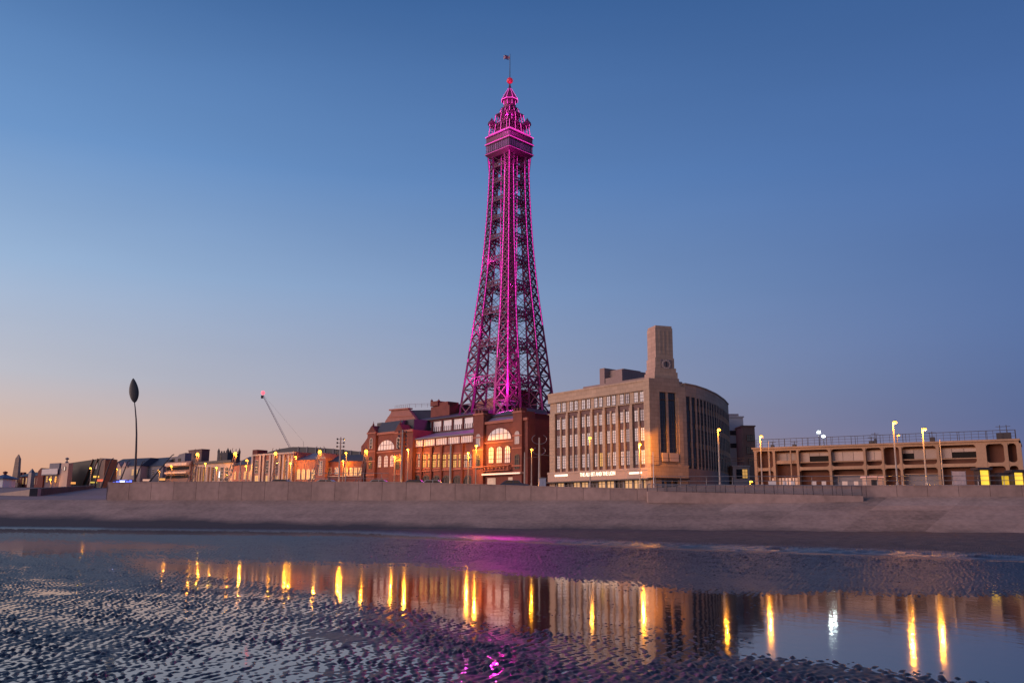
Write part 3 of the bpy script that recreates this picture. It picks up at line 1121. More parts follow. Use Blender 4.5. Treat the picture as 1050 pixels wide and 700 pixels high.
        st.beam((9.4 * k_ * math.cos(a_), 9.4 * k_ * math.sin(a_), zt(103.7)), (9.4 * k_ * math.cos(b_), 9.4 * k_ * math.sin(b_), zt(103.7)), .07)
    st.obj("light_strip", LED_HOT, cu)
    rb2 = 3.5 * k_
    zc = zt(83)
    MB().lathe([(max(.02, rb2 * math.sin(math.pi * i / 10)), zc - rb2 * math.cos(math.pi * i / 10)) for i in range(11)], 0, 0, 14).obj("globe", REDGLOW, root)
    fp = MB().beam((0, 0, zt(79.6)), (0, 0, zt(55.5)), .13, 6, .07).obj("flagpole", METAL_DK, root)
    # flag blowing to the left, red and white crosses on a blue field
    W, H = 7.2 * pxm, 5.0 * pxm
    zf = zt(57)

    def fy(x):
        return .22 * math.sin(x * 3.4)
    fl, wc, rc = MB(), MB(), MB()

    def patch(mb, x0, x1, z0_, z1_, off, shear=0.0):
        n_ = 8
        for i in range(n_):
            xa, xb = x0 + (x1 - x0) * i / n_, x0 + (x1 - x0) * (i + 1) / n_
            sa, sb = shear * (xa - x0), shear * (xb - x0)
            mb.hexa([(-xa, fy(xa) - off, zf - z1_ - sa), (-xb, fy(xb) - off, zf - z1_ - sb), (-xb, fy(xb) + off, zf - z1_ - sb), (-xa, fy(xa) + off, zf - z1_ - sa)],
                    [(-xa, fy(xa) - off, zf - z0_ - sa), (-xb, fy(xb) - off, zf - z0_ - sb), (-xb, fy(xb) + off, zf - z0_ - sb), (-xa, fy(xa) + off, zf - z0_ - sa)])
    patch(fl, .1, W, 0, H, .01)
    flag = fl.obj("flag", mat("flag blue", (.03, .03, .16), .8), fp)
    patch(wc, .1, W, H * .36, H * .64, .02); patch(wc, W * .42, W * .62, 0, H, .021)
    sl_ = (H * .82) / (W - .1)
    patch(wc, .1, W, 0, H * .16, .018, sl_); patch(wc, .1, W, H * .84, H, .017, -sl_)
    wc.obj("white_cross", mat("flag white", (.5, .48, .5), .8), flag)
    patch(rc, .1, W, H * .42, H * .58, .03); patch(rc, W * .47, W * .57, 0, H, .031)
    rc.obj("red_cross", mat("flag red", (.4, .03, .05), .8), flag)
    # the tower's own magenta floodlights
    def flood(x, y, py, e, rad=.05):
        ld = bpy.data.lights.new("floodlight", 'POINT')
        ld.energy = e; ld.color = (1, .02, .62); ld.shadow_soft_size = rad
        o_ = bpy.data.objects.new("floodlight", ld); COL.objects.link(o_)
        o_.parent = root; o_.location = (x, y, zt(py))
    for py, e in ((405, 3200), (385, 1800), (350, 1500), (315, 1300), (280, 1100), (245, 900), (212, 800), (182, 800)):
        z = zt(py)
        flood(-2.2, -(R(z) + 2.6), py, e * .62)
        flood(1.2, -(R(z) + 2.6), py - 12, e * .55)
    for py, e in ((300, 700), (250, 700), (205, 600)):
        z = zt(py)
        flood(.2 * R(z), -.5 * R(z), py, e * .4)
    for py, e in ((390, 900), (340, 900), (270, 600)):
        z = zt(py)
        flood(-(R(z) - .2 * Dg(z)), -3.4, py, e * 1.5)
    flood(-5.5, -5.5, 136, 1100); flood(5, -5.5, 136, 900); flood(-1.5, -5.2, 124, 700); flood(2, -5.2, 122, 500); flood(-2.2, -3.4, 107, 450); flood(2.2, -3.4, 100, 350); flood(-3, -8.2, 170, 900); flood(4, -8.2, 174, 600)
    flood(0, -(R(zt(402)) + 3.0), 402, 2600); flood(-3.5, -(R(zt(402)) + 1.0), 408, 1500)
    return root


build_tower()

# ================================================================== CORNER DEPARTMENT STORE WITH A CLOCK PYLON
WRND = random.Random(4)


def build_store():
    s = Bld("department_store", "pale pink stone corner store with a clock pylon and tall ribbed window bays", "building", (562.5, 191), (668, 168))
    root, L = s.root, s.L
    ref = 664.0

    def zz(py):
        return s.z(ref, py)
    ztop = zz(388)
    D = 30.0
    # plan: left front along local x; a corner face towards the sea; the right flank curving back
    def loc(px, d, py=480):
        p = P(px, py, d)
        v = Vector((p.x, p.y, 0)) - Vector((s.A.x, s.A.y, 0))
        return v.dot(s.u), v.dot(s.n)
    c0 = (L, 0.0)
    c1 = loc(704, 171.5)
    flank = [c1, loc(715, 174.2), loc(726, 179), loc(736.5, 186), loc(744.5, 195), loc(748.5, 203)]
    body = MB()
    plan = [(0, .5), (L, .5)] + [(x + (-.35), y + .35) for x, y in [c1]] + [(x - .35, y + .2) for x, y in flank[1:]] + [(0, flank[-1][1] + 1)]
    n = len(plan)
    body.hexa([(x, y, -.5) for x, y in plan], [(x, y, ztop - .45) for x, y in plan])
    body.obj("wall", STONE, root)
    # ---- left front
    pier_px = [(563.5, 569), (580, 582.3), (592.3, 594.8), (605.3, 607.8), (618, 620.8), (631.8, 634.6), (646, 649.2), (661.5, 668)]
    pz0, pz1 = zz(479.5), zz(415)
    piers = MB()
    for i, (a, b) in enumerate(pier_px):
        xa, xb = s.x(a), s.x(b)
        if i in (0, 7):
            piers.box(max(xa, -.2), min(xb, L + .1), 0, .5, -.3, ztop if i == 7 else zz(411.5))
        else:
            piers.box(xa, xb, 0, .5, pz0, pz1)
            piers.box(xa + .1, xb - .1, .12, .5, pz1, pz1 + .7)
    piers.obj("pier", STONE, root)
    par = MB()
    par.box(-.25, L, .1, .499, zz(399.2), ztop - .35)
    par.box(-.35, L, -.02, .9, ztop - .35, ztop)
    par.box(-.3, L, .05, .498, zz(412.0), zz(413.2) - 0 if False else zz(411.2))
    par.obj("parapet", STONE, root)
    band = MB()
    band.box(-.3, L, -.12, .49, zz(481.2), zz(478.9))
    band.box(-.25, L, -.02, .48, zz(490.2), zz(481.2))
    band.obj("fascia", mat("fascia stone", (.44, .30, .24), .7, .1, .3), root)
    cano = MB().box(-.3, L + .4, -1.3, .45, zz(491.6), zz(490.25))
    cano.obj("canopy", METAL_DK, root)
    rows = [(399.8 + .3, 411.0 - .8, 3), (418.8, 430.2, 4), (437.5, 450.8, 5), (460.5, 475, 5)]
    spand = MB()
    mull = MB()
    bays = [(pier_px[i][1], pier_px[i + 1][0]) for i in range(7)]
    for bi, (a, b) in enumerate(bays):
        xa, xb = s.x(a), s.x(b)
        w_ = xb - xa
        spand.box(xa, xb, .46, .5, zz(478.8), zz(412.2))
        mull.box((xa + xb) / 2 - .22, (xa + xb) / 2 + .22, .14, .46, zz(478.8), zz(416.5))
        for ri, (y0, y1, nv) in enumerate(rows):
            za, zb = zz(y1), zz(y0)
            for k in (0, 1):
                cx = xa + w_ * (.25 + .5 * k)
                ww = w_ * .31
                pane = WRND.choice([GLASS_WHITE] * 7 + [GLASS_PALE] * 2 + ([GLASS_LIT] if ri == 3 else [GLASS_PALE]))
                window(root, cx, .44 if ri else .495, za, ww, zb - za, 2, nv, FRAME_DK, pane, fr=.065)
    spand.obj("spandrel", SPANDREL, root)
    mull.obj("bay_mullion", STONE, root)
    # ---- shop fronts under the canopy with lit glazing, columns between
    sh = MB(); lit = MB(); dk = MB()
    k = 12
    for i in range(k):
        x0, x1 = L * i / k + .12, L * (i + 1) / k - .12
        if i in (0,):
            continue
        (lit if i not in (2, 5, 8) else dk).box(x0 + .2, x1 - .2, .30, .49, .1, zz(492.1))
        sh.box(x0 - .24, x0 + .2, .0, .48, 0, zz(491.65))
        sh.box(x0 + .2, x1 - .2, .18, .31, zz(494.4), zz(494.0))
        sh.box((x0 + x1) / 2 - .08, (x0 + x1) / 2 + .08, .2, .31, .1, zz(492))
    lit.obj("shop_window", mat("lit shop glazing", (.3, .2, .12), .3, .6, .9, emit=(1, .52, .22), estr=.62), root)
    dk.obj("shop_door", GLASS, root)
    sh.obj("shop_column", GREY, root)
    # ---- illuminated lettering and plain lit name strips on the fascia
    SIGN = mat("lit sign letters", (.9, .8, .7), .5, 0, 1, emit=(1, .80, .58), estr=1.5)

    def text(body_, cx, cz, size, y, parent, name):
        cu = bpy.data.curves.new("sign_text", 'FONT')
        cu.body = body_; cu.size = size; cu.align_x = 'CENTER'; cu.align_y = 'CENTER'; cu.extrude = .04
        t_ = bpy.data.objects.new("t", cu); COL.objects.link(t_)
        bpy.context.view_layer.update()
        me = bpy.data.meshes.new_from_object(t_)
        bpy.data.objects.remove(t_)
        me.transform(Matrix.Rotation(math.pi / 2, 4, 'X'))
        me.materials.clear(); me.materials.append(SIGN)
        o_ = link(name, me, parent, (cx, y, cz))
        return o_
    xa, xb = s.x(595), s.x(631)
    tx = text("THE ALBERT AND THE LION", (xa + xb) / 2, s.z(613, 485.8), 1.15, -.08, root, "sign_lettering")
    bpy.context.view_layer.update()
    wx = max(v.co.x for v in tx.data.vertices) - min(v.co.x for v in tx.data.vertices)
    tx.scale = ((xb - xa) / wx, 1, 1.0)
    for a, b, py in ((569.3, 582.2, 487.2), (645.5, 658.3, 484.7)):
        m = MB().box(s.x(a), s.x(b), -.14, -.03, s.z((a + b) / 2, py + .9), s.z((a + b) / 2, py - .9))
        m.obj("lit_sign", SIGN, root)
    # ---- corner face: two tall window strips, balcony panels
    f0, f1 = Vector((*c0, 0)), Vector((*c1, 0))
    cu_ = (f1 - f0); CL = cu_.length; cu_.normalize()
    crot = math.atan2(cu_.y, cu_.x)
    cn = Vector((-cu_.y, cu_.x, 0))
    corner = bpy.data.objects.new("corner_bay", None)
    corner.empty_display_size = .3

    def cz(py, px=691):
        # height on the corner face
        o_ = s.A + s.u * f0.x + s.n * f0.y
        nw = (s.u * cn.x + s.n * cn.y)
        r = ray(px, py)
        t = (o_ - CAM).dot(nw) / r.dot(nw)
        p = CAM + r * t
        uw = (s.u * cu_.x + s.n * cu_.y)
        return (p - o_).dot(uw), p.z - s.zs

    def cx_(px):
        return cz(470, px)[0]

    def czz(py):
        return cz(py, 691)[1]

    class CM(MB):
        """builds in the corner face's own axes, stored in the building's axes"""
        def done(s_, name, m):
            s_.v = [tuple(f0 + cu_ * x + cn * y + Vector((0, 0, z))) for x, y, z in s_.v]
            return s_.obj(name, m, root)
    m = CM()
    xl, xr = cx_(676.5), cx_(693.5)
    m.box(-.3, xl, -.45, .6, -.3, ztop + .01)
    m.box(xr, CL, -.40, .6, -.3, ztop - 1.2)
    m.box(xl, xr, -.38, .6, czz(403.0), ztop + .011)
    m.box(xl, xr, -.30, .6, czz(477), czz(464.4))
    m.box(-.4, CL + .2, -.55, .6, czz(478.6), czz(476.6))
    m.box(cx_(683.6), cx_(685.8), -.32, .58, czz(464.4), czz(403.0))
    m.box(-.35, CL + .1, -.50, .55, czz(490), czz(478.6))
    # stepped buttresses climbing to the pylon
    m.box(-.5, cx_(673.5), -.7, .3, czz(477), czz(410))
    m.box(cx_(695.5), cx_(699.5), -.62, .3, czz(477), czz(407.5))
    m.box(cx_(672), cx_(697.5), -.43, .4, czz(402.9), czz(388.2))
    m.done("corner_bay", STONE)
    m = CM()
    m.box(cx_(677.3), cx_(683.0), -.75, .3, czz(473.6), czz(464.8))
    m.box(cx_(684.5), cx_(693.6), -.75, .3, czz(473.6), czz(464.8))
    m.done("balcony_panel", CREAM)
    ori = f0 + cn * .5
    for (a, b) in ((677.2, 683.3), (686.0, 693.0)):
        cxm = (cx_(a) + cx_(b)) / 2
        p = f0 + cu_ * cxm - cn * .03
        window(root, p.x, p.y, czz(464.3), cx_(b) - cx_(a) - .1, czz(411.2) - czz(464.3), 3, 11, FRAME_DK, GLASS, fr=.06, rot=crot)
        window(root, p.x, p.y, czz(410), cx_(b) - cx_(a) - .1, czz(403.6) - czz(410), 3, 2, FRAME_DK, GLASS, fr=.06, rot=crot)
    m = CM().box(-.3, CL - .2, -1.3, .5, czz(491.4), czz(490.02))
    m.done("canopy", METAL_DK)
    m = CM()
    for i in range(5):
        m.box(CL * i / 5 + .3, CL * (i + 1) / 5 - .3, .1, .59, .1, czz(492))
    m.done("shop_window", GLASS)
    # ---- pylon (its own square plan, one face to the sea)
    zp = lambda py: P(683, py, 171).z - s.zs
    pa, pb = loc(664.5, 170.5), loc(699.5, 170.5)
    pcx, pcy = (pa[0] + pb[0]) / 2, (pa[1] + pb[1]) / 2
    ang = math.atan2(s.u.y, s.u.x)
    mpy = 171.0 / F
    pr = -ang + math.radians(17)                        # face turned slightly right of the viewer, so its left side shows
    ex = Vector((math.cos(pr), math.sin(pr), 0)); ey = Vector((-ex.y, ex.x, 0))
    ctr = Vector((*loc(680.2, 173.4), 0))

    class PM(MB):
        def done(s_, name, m, par=root):
            s_.v = [tuple(ctr + ex * x + ey * y + Vector((0, 0, z))) for x, y, z in s_.v]
            return s_.obj(name, m, par)
    hw = 9.7 * mpy
    m = PM()
    m.box(-hw * 1.32, hw * 1.40, -hw * 1.2, hw * 1.3, ztop - 3, zp(381))
    m.box(-hw * 1.22, hw * 1.28, -hw * 1.1, hw * 1.2, zp(381), zp(376.8))
    m.box(-hw * 1.12, hw * 1.12, -hw * 1.02, hw * 1.1, zp(376.8), zp(366.3))
    m.box(-hw * 1.03, hw * 1.03, -hw, hw, zp(366.3), zp(335.5))
    m.box(-hw * .97, hw * .97, -hw * .95, hw * .95, zp(335.5), zp(333.2))
    for i in range(-1, 2):                              # shallow ribs down the front
        m.box(i * hw * .5 - .16, i * hw * .5 + .16, -hw - .05, -hw + .02, zp(362), zp(338))
    py_ = m.done("pylon", STONE)
    m = PM()
    cw = 5.2 * mpy
    m.box(-cw, cw + .5, -hw * 1.02 - .10, -hw * 1.02 + .02, zp(379.0), zp(368.0))
    clock = m.done("clock_face", mat("clock panel", (.22, .17, .16), .6, .15, .8), py_)
    m = PM()
    y0, y1 = -hw * 1.02 - .22, -hw * 1.02 - .11
    zc = zp(373.0)
    for i in range(12):
        a = 2 * math.pi * i / 12
        x, z = .25 + cw * .80 * math.sin(a), zc + cw * .78 * math.cos(a)
        m.box(x - .16, x + .16, y0, y1, z - .16, z + .16)
    m.done("hour_marks", CREAM, clock)
    m = PM()
    m.box(.13, .40, y0, y1, zc - .3, zc + cw * .66)
    m.box(.10, .36, y0 - .05, y0, zc - cw * .48, zc + .3)
    m.done("clock_hand", METAL_DK, clock)
    # ---- right flank: deep fins and dark glazing between
    fins = MB(); top = MB(); base = MB(); fwin = []
    zt_ = [s_z for s_z in []]
    acc = []
    pts = [Vector((x, y, 0)) for x, y in flank]
    tot = sum((b - a).length for a, b in zip(pts[:-1], pts[1:]))

    def along(t):
        dist = t * tot
        for a, b in zip(pts[:-1], pts[1:]):
            l_ = (b - a).length
            if dist <= l_ + 1e-6:
                return a + (b - a) * (dist / l_), (b - a).normalized()
            dist -= l_
        return pts[-1], (pts[-1] - pts[-2]).normalized()
    zflo = zz(403.5)
    nfin = 19
    for i in range(nfin + 1):
        p, t = along(i / nfin)
        n_ = Vector((t.y, -t.x, 0))
        for w2, o0, o1, za, zb in ((.27, -.35, .24, zz(479), zflo),):
            fins.hexa([tuple(p - t * w2 + n_ * o0 + Vector((0, 0, za))), tuple(p - t * w2 + n_ * o1 + Vector((0, 0, za))),
                       tuple(p + t * w2 + n_ * o1 + Vector((0, 0, za))), tuple(p + t * w2 + n_ * o0 + Vector((0, 0, za)))],
                      [tuple(p - t * w2 + n_ * o0 + Vector((0, 0, zb))), tuple(p - t * w2 + n_ * o1 + Vector((0, 0, zb))),
                       tuple(p + t * w2 + n_ * o1 + Vector((0, 0, zb))), tuple(p + t * w2 + n_ * o0 + Vector((0, 0, zb)))])
        if i < nfin:
            p2, t2 = along((i + 1) / nfin)
            p3, _ = along((i + .5) / nfin)
            d_ = (p2 - p); l_ = d_.length; d_.normalize()
            m_ = Vector((d_.y, -d_.x, 0))
            # panes set between the fins
            rz = math.atan2(d_.y, d_.x)
            q_ = p + d_ * l_ / 2 + m_ * .12
            for (ya, yb, nv) in ((418, 431, 4), (437, 451, 4), (457, 476, 5)):
                window(root, q_.x, q_.y, zz(yb), l_ - 1.0, zz(ya) - zz(yb), 2, nv, FRAME_DK, GLASS, fr=.06, rot=rz)
            window(root, q_.x, q_.y, zz(411.5), l_ - 1.2, zz(404.5) - zz(411.5), 2, 2, FRAME_DK, GLASS, fr=.06, rot=rz)
            for mb, o0, o1, za, zb in ((top, -.4, .22, zz(403.4), ztop - .6), (top, -.5, .36, ztop - .6, ztop - .35), (base, -.3, .5, -.3, zz(479.1))):
                mb.hexa([tuple(p + m_ * o1 + Vector((0, 0, za))), tuple(p2 + m_ * o1 + Vector((0, 0, za))), tuple(p2 + m_ * o0 + Vector((0, 0, za))), tuple(p + m_ * o0 + Vector((0, 0, za)))],
                        [tuple(p + m_ * o1 + Vector((0, 0, zb))), tuple(p2 + m_ * o1 + Vector((0, 0, zb))), tuple(p2 + m_ * o0 + Vector((0, 0, zb))), tuple(p + m_ * o0 + Vector((0, 0, zb)))])
    fins.obj("fin", STONE, root)
    top.obj("parapet", STONE, root)
    base.obj("plinth", STONE_DK, root)
    sp = MB()
    for i in range(nfin):
        p, _ = along(i / nfin); p2, _ = along((i + 1) / nfin)
        d_ = (p2 - p).normalized(); m_ = Vector((d_.y, -d_.x, 0))
        sp.hexa([tuple(p + m_ * .04 + Vector((0, 0, zz(479)))), tuple(p2 + m_ * .04 + Vector((0, 0, zz(479)))), tuple(p2 - m_ * .3 + Vector((0, 0, zz(479)))), tuple(p - m_ * .3 + Vector((0, 0, zz(479))))],
                [tuple(p + m_ * .04 + Vector((0, 0, zflo))), tuple(p2 + m_ * .04 + Vector((0, 0, zflo))), tuple(p2 - m_ * .3 + Vector((0, 0, zflo))), tuple(p - m_ * .3 + Vector((0, 0, zflo)))])
    sp.obj("spandrel", mat("dark bronze spandrel", (.022, .018, .022), .35, .2), root)
    # ---- rooftop blocks
    rf = MB()
    zr = lambda px, py, y: s.q(px, py, y)
    x0, z0 = zr(601, 393.5, 9); x1, _ = zr(664, 390, 9)
    rf.box(x0 - 1, x1, 9, 20, ztop - 1, zr(660, 386.8, 9)[1])
    rf.obj("roof_storey", STONE_DK, root)
    rf = MB()
    x0, za = zr(614.8, 378, 10); x1, _ = zr(637.5, 380, 10)
    zb = zr(616, 394, 10)[1]
    rf.box(x0, x0 + 1.5, 10.0, 18, zb - 1, za)
    rf.box(x0 + 1.5, x1 - 1.0, 11.6, 17, zb - 1, za - .5)
    rf.box(x1 - 2.2, x1, 10.1, 18, zb - 1, za - .9)
    rf.box(x0 + 1.5, x1 - 2.3, 10.2, 11.7, zb - 1, zb + 1.2)
    rf.obj("roof_plant_house", STONE_DK, root)


build_store()


# ================================================================== RED BRICK ENTERTAINMENT HALL UNDER THE TOWER
def build_hall():
    s = Bld("brick_hall", "long red brick hall with arched windows and gabled pavilions at the tower foot", "building", (376, 243), (541.5, 196))
    root, L = s.root, s.L
    X = lambda px, y0=0.0: s.x(px, y0)
    Z = lambda px, py, y0=0.0: s.z(px, py, y0)

    def pavilion(pa, pb, ptop, pm, name, y0=-1.0):
        xa, xb = X(pa, y0), X(pb, y0)
        return xa, xb, Z(pm, ptop, y0)
    # ---------------- middle range
    xa, xb = X(423), X(486)
    m = MB()
    zroof = Z(450, 457.2)
    m.box(xa - 1, xb + 1, 0, 26, -.5, zroof)
    m.obj("wall", BRICK, root)
    # lower pale clerestory strip
    z0, z1 = Z(455, 455.6), Z(455, 449.0)
    strip = MB().box(xa - .3, xb + .3, -.25, .4, z0, z1)
    st = strip.obj("clerestory", GLASS_WHITE, root)
    bars = MB()
    n = 5
    for i in range(n + 1):
        x = xa + (xb - xa) * i / n
        bars.box(x - .18, x + .18, -.45, .2, z0 - .2, z1 + .15)
    for i in range(n * 7):
        x = xa + (xb - xa) * i / (n * 7)
        bars.box(x - .04, x + .04, -.32, .1, z0, z1)
    bars.box(xa, xb, -.4, .3, z0 - .25, z0); bars.box(xa, xb, -.4, .3, z1, z1 + .2)
    bars.obj("glazing_bars", BRICK_DK, st)
    # sloping slate roof above it, then the upper glazed storey set back
    zr1 = Z(455, 441.8, 7.0)
    MB().hexa([(xa - .6, -.7, z1 + .21), (xb + .6, -.7, z1 + .21), (xb + .6, 7.5, z1 + .21), (xa - .6, 7.5, z1 + .21)],
              [(xa - .6, -.65, z1 + .5), (xb + .6, -.65, z1 + .5), (xb + .6, 7.5, zr1), (xa - .6, 7.5, zr1)]).obj("lower_roof", SLATE_LT, root)
    y1 = 7.0
    ua, ub = X(423, y1), X(486, y1)
    zu0, zu1 = Z(455, 441.5, y1), Z(455, 430.8, y1)
    up_ = MB().box(ua - .5, ub + 2, y1, y1 + 1, zu0 - 1, zu1)
    us = up_.obj("upper_clerestory", GLASS_WHITE, root)
    bars = MB()
    n = 6
    for i in range(n + 1):
        x = ua + (ub - ua) * i / n
        bars.box(x - .26, x + .26, y1 - .35, y1 + .2, zu0 - .4, zu1 + .1)
        if i < n:
            for k in range(1, 5):
                xx = x + (ub - ua) / n * k / 5
                bars.box(xx - .07, xx + .07, y1 - .12, y1 + .1, zu0, zu0 + (zu1 - zu0) * .45)
    bars.box(ua, ub, y1 - .3, y1 + .2, zu0 - .5, zu0)
    bars.box(ua, ub, y1 - .5, y1 + .2, zu1, zu1 + .35)
    bars.obj("glazing_bars", BRICK_DK, us)
    # balustrade below the upper glazing
    bal = MB()
    bal.box(ua, ub, y1 - .9, y1 - .5, zu0 - .9, zu0 - .35)
    bal.obj("balustrade", SLATE, root)
    # main roof
    zr = Z(455, 424.5, 15)
    MB().hexa([(ua - 1, y1 - 1, zu1 + .36), (ub + 3, y1 - 1, zu1 + .36), (ub + 3, 24, zu1 + .36), (ua - 1, 24, zu1 + .36)],
              [(ua - 1, y1 - .95, zu1 + .6), (ub + 3, y1 - .95, zu1 + .6), (ub + 3, 16, zr), (ua - 1, 16, zr)]).obj("upper_roof", SLATE, root)
    # bays with paired windows, pilasters, ground floor arches
    nb = 6
    pil = MB(); tr = MB(); arch_dk = MB(); lintel = MB()
    for i in range(nb + 1):
        x = xa + (xb - xa) * i / nb
        pil.box(x - .34, x + .34, -.45, 0, -.3, z0 - .26)
        pil.box(x - .45, x + .45, -.52, 0, z0 - 1.0, z0 - .26)
    for i in range(nb):
        c = xa + (xb - xa) * (i + .5) / nb
        pxc = 423 + (486 - 423) * (i + .5) / nb
        zb, zt2, zm = Z(pxc, 478.5), Z(pxc, 465.6), Z(pxc, 470.6)
        tr.box(c - 2.3, c + 2.3, -.12, 0, zt2 + .15, zt2 + .5)
        tr.box(c - 2.3, c + 2.3, -.14, 0, zb - .5, zb - .12)
        tr.box(c - .28, c + .28, -.13, 0, zb, zt2)
        lit = GLASS_LIT if i in (1, 2, 3, 4) else GLASS_PALE
        for k in (-1, 1):
            window(root, c + k * 1.05, -.01, zb, 1.25, zm - zb - .25, 2, 4, FRAME_DK, lit, fr=.09)
            window(root, c + k * 1.05, -.01, zm + .1, 1.25, zt2 - zm - .1, 2, 2, FRAME_DK, lit, fr=.09)
        zg0, zg1 = .1, Z(pxc, 488.0)
        arch = MB()
        window(root, c, -.02, .1, 3.2, zg1 - .1, 3, 2, FRAME_DK, GLASS, fr=.28, arch=1.6)
    pil.obj("pilaster", BRICK_DK, root)
    tr.obj("stone_trim", BRICK_LT, root)
    MB().box(xa, xb, -.3, 0, Z(455, 482.3), Z(455, 481.2)).obj("string_course", BRICK_LT, root)

    # ---------------- end pavilions (left and right), each with two turrets, a big lunette and three tall lights
    def wing(pl, pr, c_px, turrets, lun, lights, topy, y0, eave, dormer):
        x0_, x1_ = X(pl, y0), X(pr, y0)
        body = MB().box(x0_, x1_, y0, y0 + 15, -.5, Z(c_px, eave, y0))
        body.obj("pavilion_wall", BRICK, root)
        trim = MB()
        ze = Z(c_px, eave, y0)
        trim.box(x0_ - .2, x1_ + .2, y0 - .4, y0, ze - .5, ze + .1)
        tw = MB(); cap = MB()
        for (ta, tb, ty, pk) in turrets:
            a_, b_ = X(ta, y0), X(tb, y0)
            zt_ = Z((ta + tb) / 2, ty, y0)
            tw.box(a_, b_, y0 - .7, y0 + 3.4, -.5, zt_)
            for frac in (.30, .52, .68):
                trim.box(a_ - .12, b_ + .12, y0 - .86, y0 - .7, zt_ * frac, zt_ * frac + .3)
            trim.box(a_ - .15, b_ + .15, y0 - .9, y0 + .2, zt_ - .4, zt_)
            if pk:                                       # gabled top with finial
                mid_ = (a_ + b_) / 2
                zp_ = Z((ta + tb) / 2, pk, y0)
                cap.extrude([(a_ - .15, zt_ + .001), (b_ + .15, zt_ + .001), (mid_ + .5, zp_ - .35), (mid_, zp_), (mid_ - .5, zp_ - .35)], y0 - .72, y0 + 3.4)
                cap.lathe([(.22, zp_), (.30, zp_ + .3), (.1, zp_ + .6), (.03, zp_ + 1.2)], mid_, y0 - .2, 8)
            else:
                n_ = 3
                for i in range(n_):
                    xx = a_ + (b_ - a_) * (i + .5) / n_
                    cap.box(xx - (b_ - a_) / n_ * .30, xx + (b_ - a_) / n_ * .30, y0 - .75, y0 + 1, zt_, zt_ + .7)
            wz = Z((ta + tb) / 2, ty + (16 if ty > 425 else 33), y0)
            ww = min(1.2, (b_ - a_) * .42)
            window(root, (a_ + b_) / 2, y0 - .71, wz, ww, 2.6, 2, 3, FRAME, GLASS_PALE if ty < 425 else GLASS, fr=.12, arch=.5)
            window(root, (a_ + b_) / 2, y0 - .71, Z((ta + tb) / 2, 480, y0), ww, 3.0, 2, 3, FRAME_DK, GLASS, fr=.14, arch=.5)
        tw.obj("turret", BRICK, root)
        cap.obj("turret_cap", BRICK_DK, root)
        # lunette
        la, lb, lz0, lz1 = lun
        xc = (X(la, y0) + X(lb, y0)) / 2; wd = X(lb, y0) - X(la, y0)
        zb = Z((la + lb) / 2, lz0, y0); hh = Z((la + lb) / 2, lz1, y0) - zb
        window(root, xc, y0 - .02, zb, wd, hh, 6, 2, BRICK, GLASS_WHITE, fr=.14, arch=hh)
        trim.box(xc - wd / 2 - .8, xc + wd / 2 + .8, y0 - .34, y0, zb - .75, zb - .36)
        for (a_, b_, y_t, y_b) in lights:
            xm = (X(a_, y0) + X(b_, y0)) / 2; wl_ = X(b_, y0) - X(a_, y0)
            z_b = Z((a_ + b_) / 2, y_b, y0); h_ = Z((a_ + b_) / 2, y_t, y0) - z_b
            window(root, xm, y0 - .02, z_b, wl_, h_, 3, 4, BRICK, GLASS_WHITE, fr=.10, arch=.7)
        trim.obj("stone_trim", BRICK_LT, root)
        return x0_, x1_, ze
    # left pavilion
    y0 = -1.2
    xl0, xl1, ze = wing(377.5, 422.5, 400, [(377.8, 386.2, 443.5, 436.5), (405.5, 414.5, 443, 434.8)], (387.0, 404.2, 461.0, 451.2),
                        [(387.6, 391.0, 467, 478.8), (393.8, 397.8, 466.8, 478.5), (400.0, 403.8, 466.3, 478.2)], 436, y0, 442.8, None)
    rf = MB()
    xa_, xb_ = X(386, y0), X(406, y0)
    zd = Z(396, 434.5, 3)
    rf.hexa([(xa_ - .5, y0 - .2, ze + .1), (xb_ + .5, y0 - .2, ze + .1), (xb_ + .5, 10, ze + .1), (xa_ - .5, 10, ze + .1)],
            [(xa_ - .5, y0 + 1.6, zd), (xb_ + .5, y0 + 1.6, zd), (xb_ + .5, 8, zd), (xa_ - .5, 8, zd)])
    rf.box(X(383.5, 1), X(389, 1), 1.5, 6, ze, Z(386, 433.4, 1))
    rf.box(X(411.5, 1), X(421.5, 1), 1.5, 14, ze - 4, Z(416, 430.0, 1))
    rf.obj("slate_roof", SLATE, root)
    fl = MB()
    zlft = Z(372, 452, 3)
    fl.extrude([(X(369.5, 2), -.5), (X(379, 2), -.5), (X(379, 2), zlft + 2), (X(372.5, 2), zlft - .6), (X(369.5, 2), zlft - 1.6)], 2.0, 12)
    fl.obj("side_wing", BRICK, root)
    # broad stepped gable behind the left pavilion, with a railed flat top
    yb = 12
    gb = MB()
    G = lambda px, py: s.q(px, py, yb)
    pts = [G(393.5, 440), G(428, 438), G(426.5, 429.5), G(419, 419.8), G(401, 421.2), G(400.8, 423.2), G(395, 431.5)]
    gb.extrude(pts, yb, yb + .9)
    gb.obj("gable", BRICK_PK, root)
    tr_ = MB()
    tp = [G(400.4, 420.9), G(419.3, 419.4)]
    tr_.hexa([(tp[0][0] - .3, yb - .4, tp[0][1]), (tp[1][0] + .3, yb - .4, tp[1][1]), (tp[1][0] + .3, yb + 1.1, tp[1][1]), (tp[0][0] - .3, yb + 1.1, tp[0][1])],
             [(tp[0][0] - .3, yb - .4, tp[0][1] + .4), (tp[1][0] + .3, yb - .4, tp[1][1] + .4), (tp[1][0] + .3, yb + 1.1, tp[1][1] + .4), (tp[0][0] - .3, yb + 1.1, tp[0][1] + .4)])
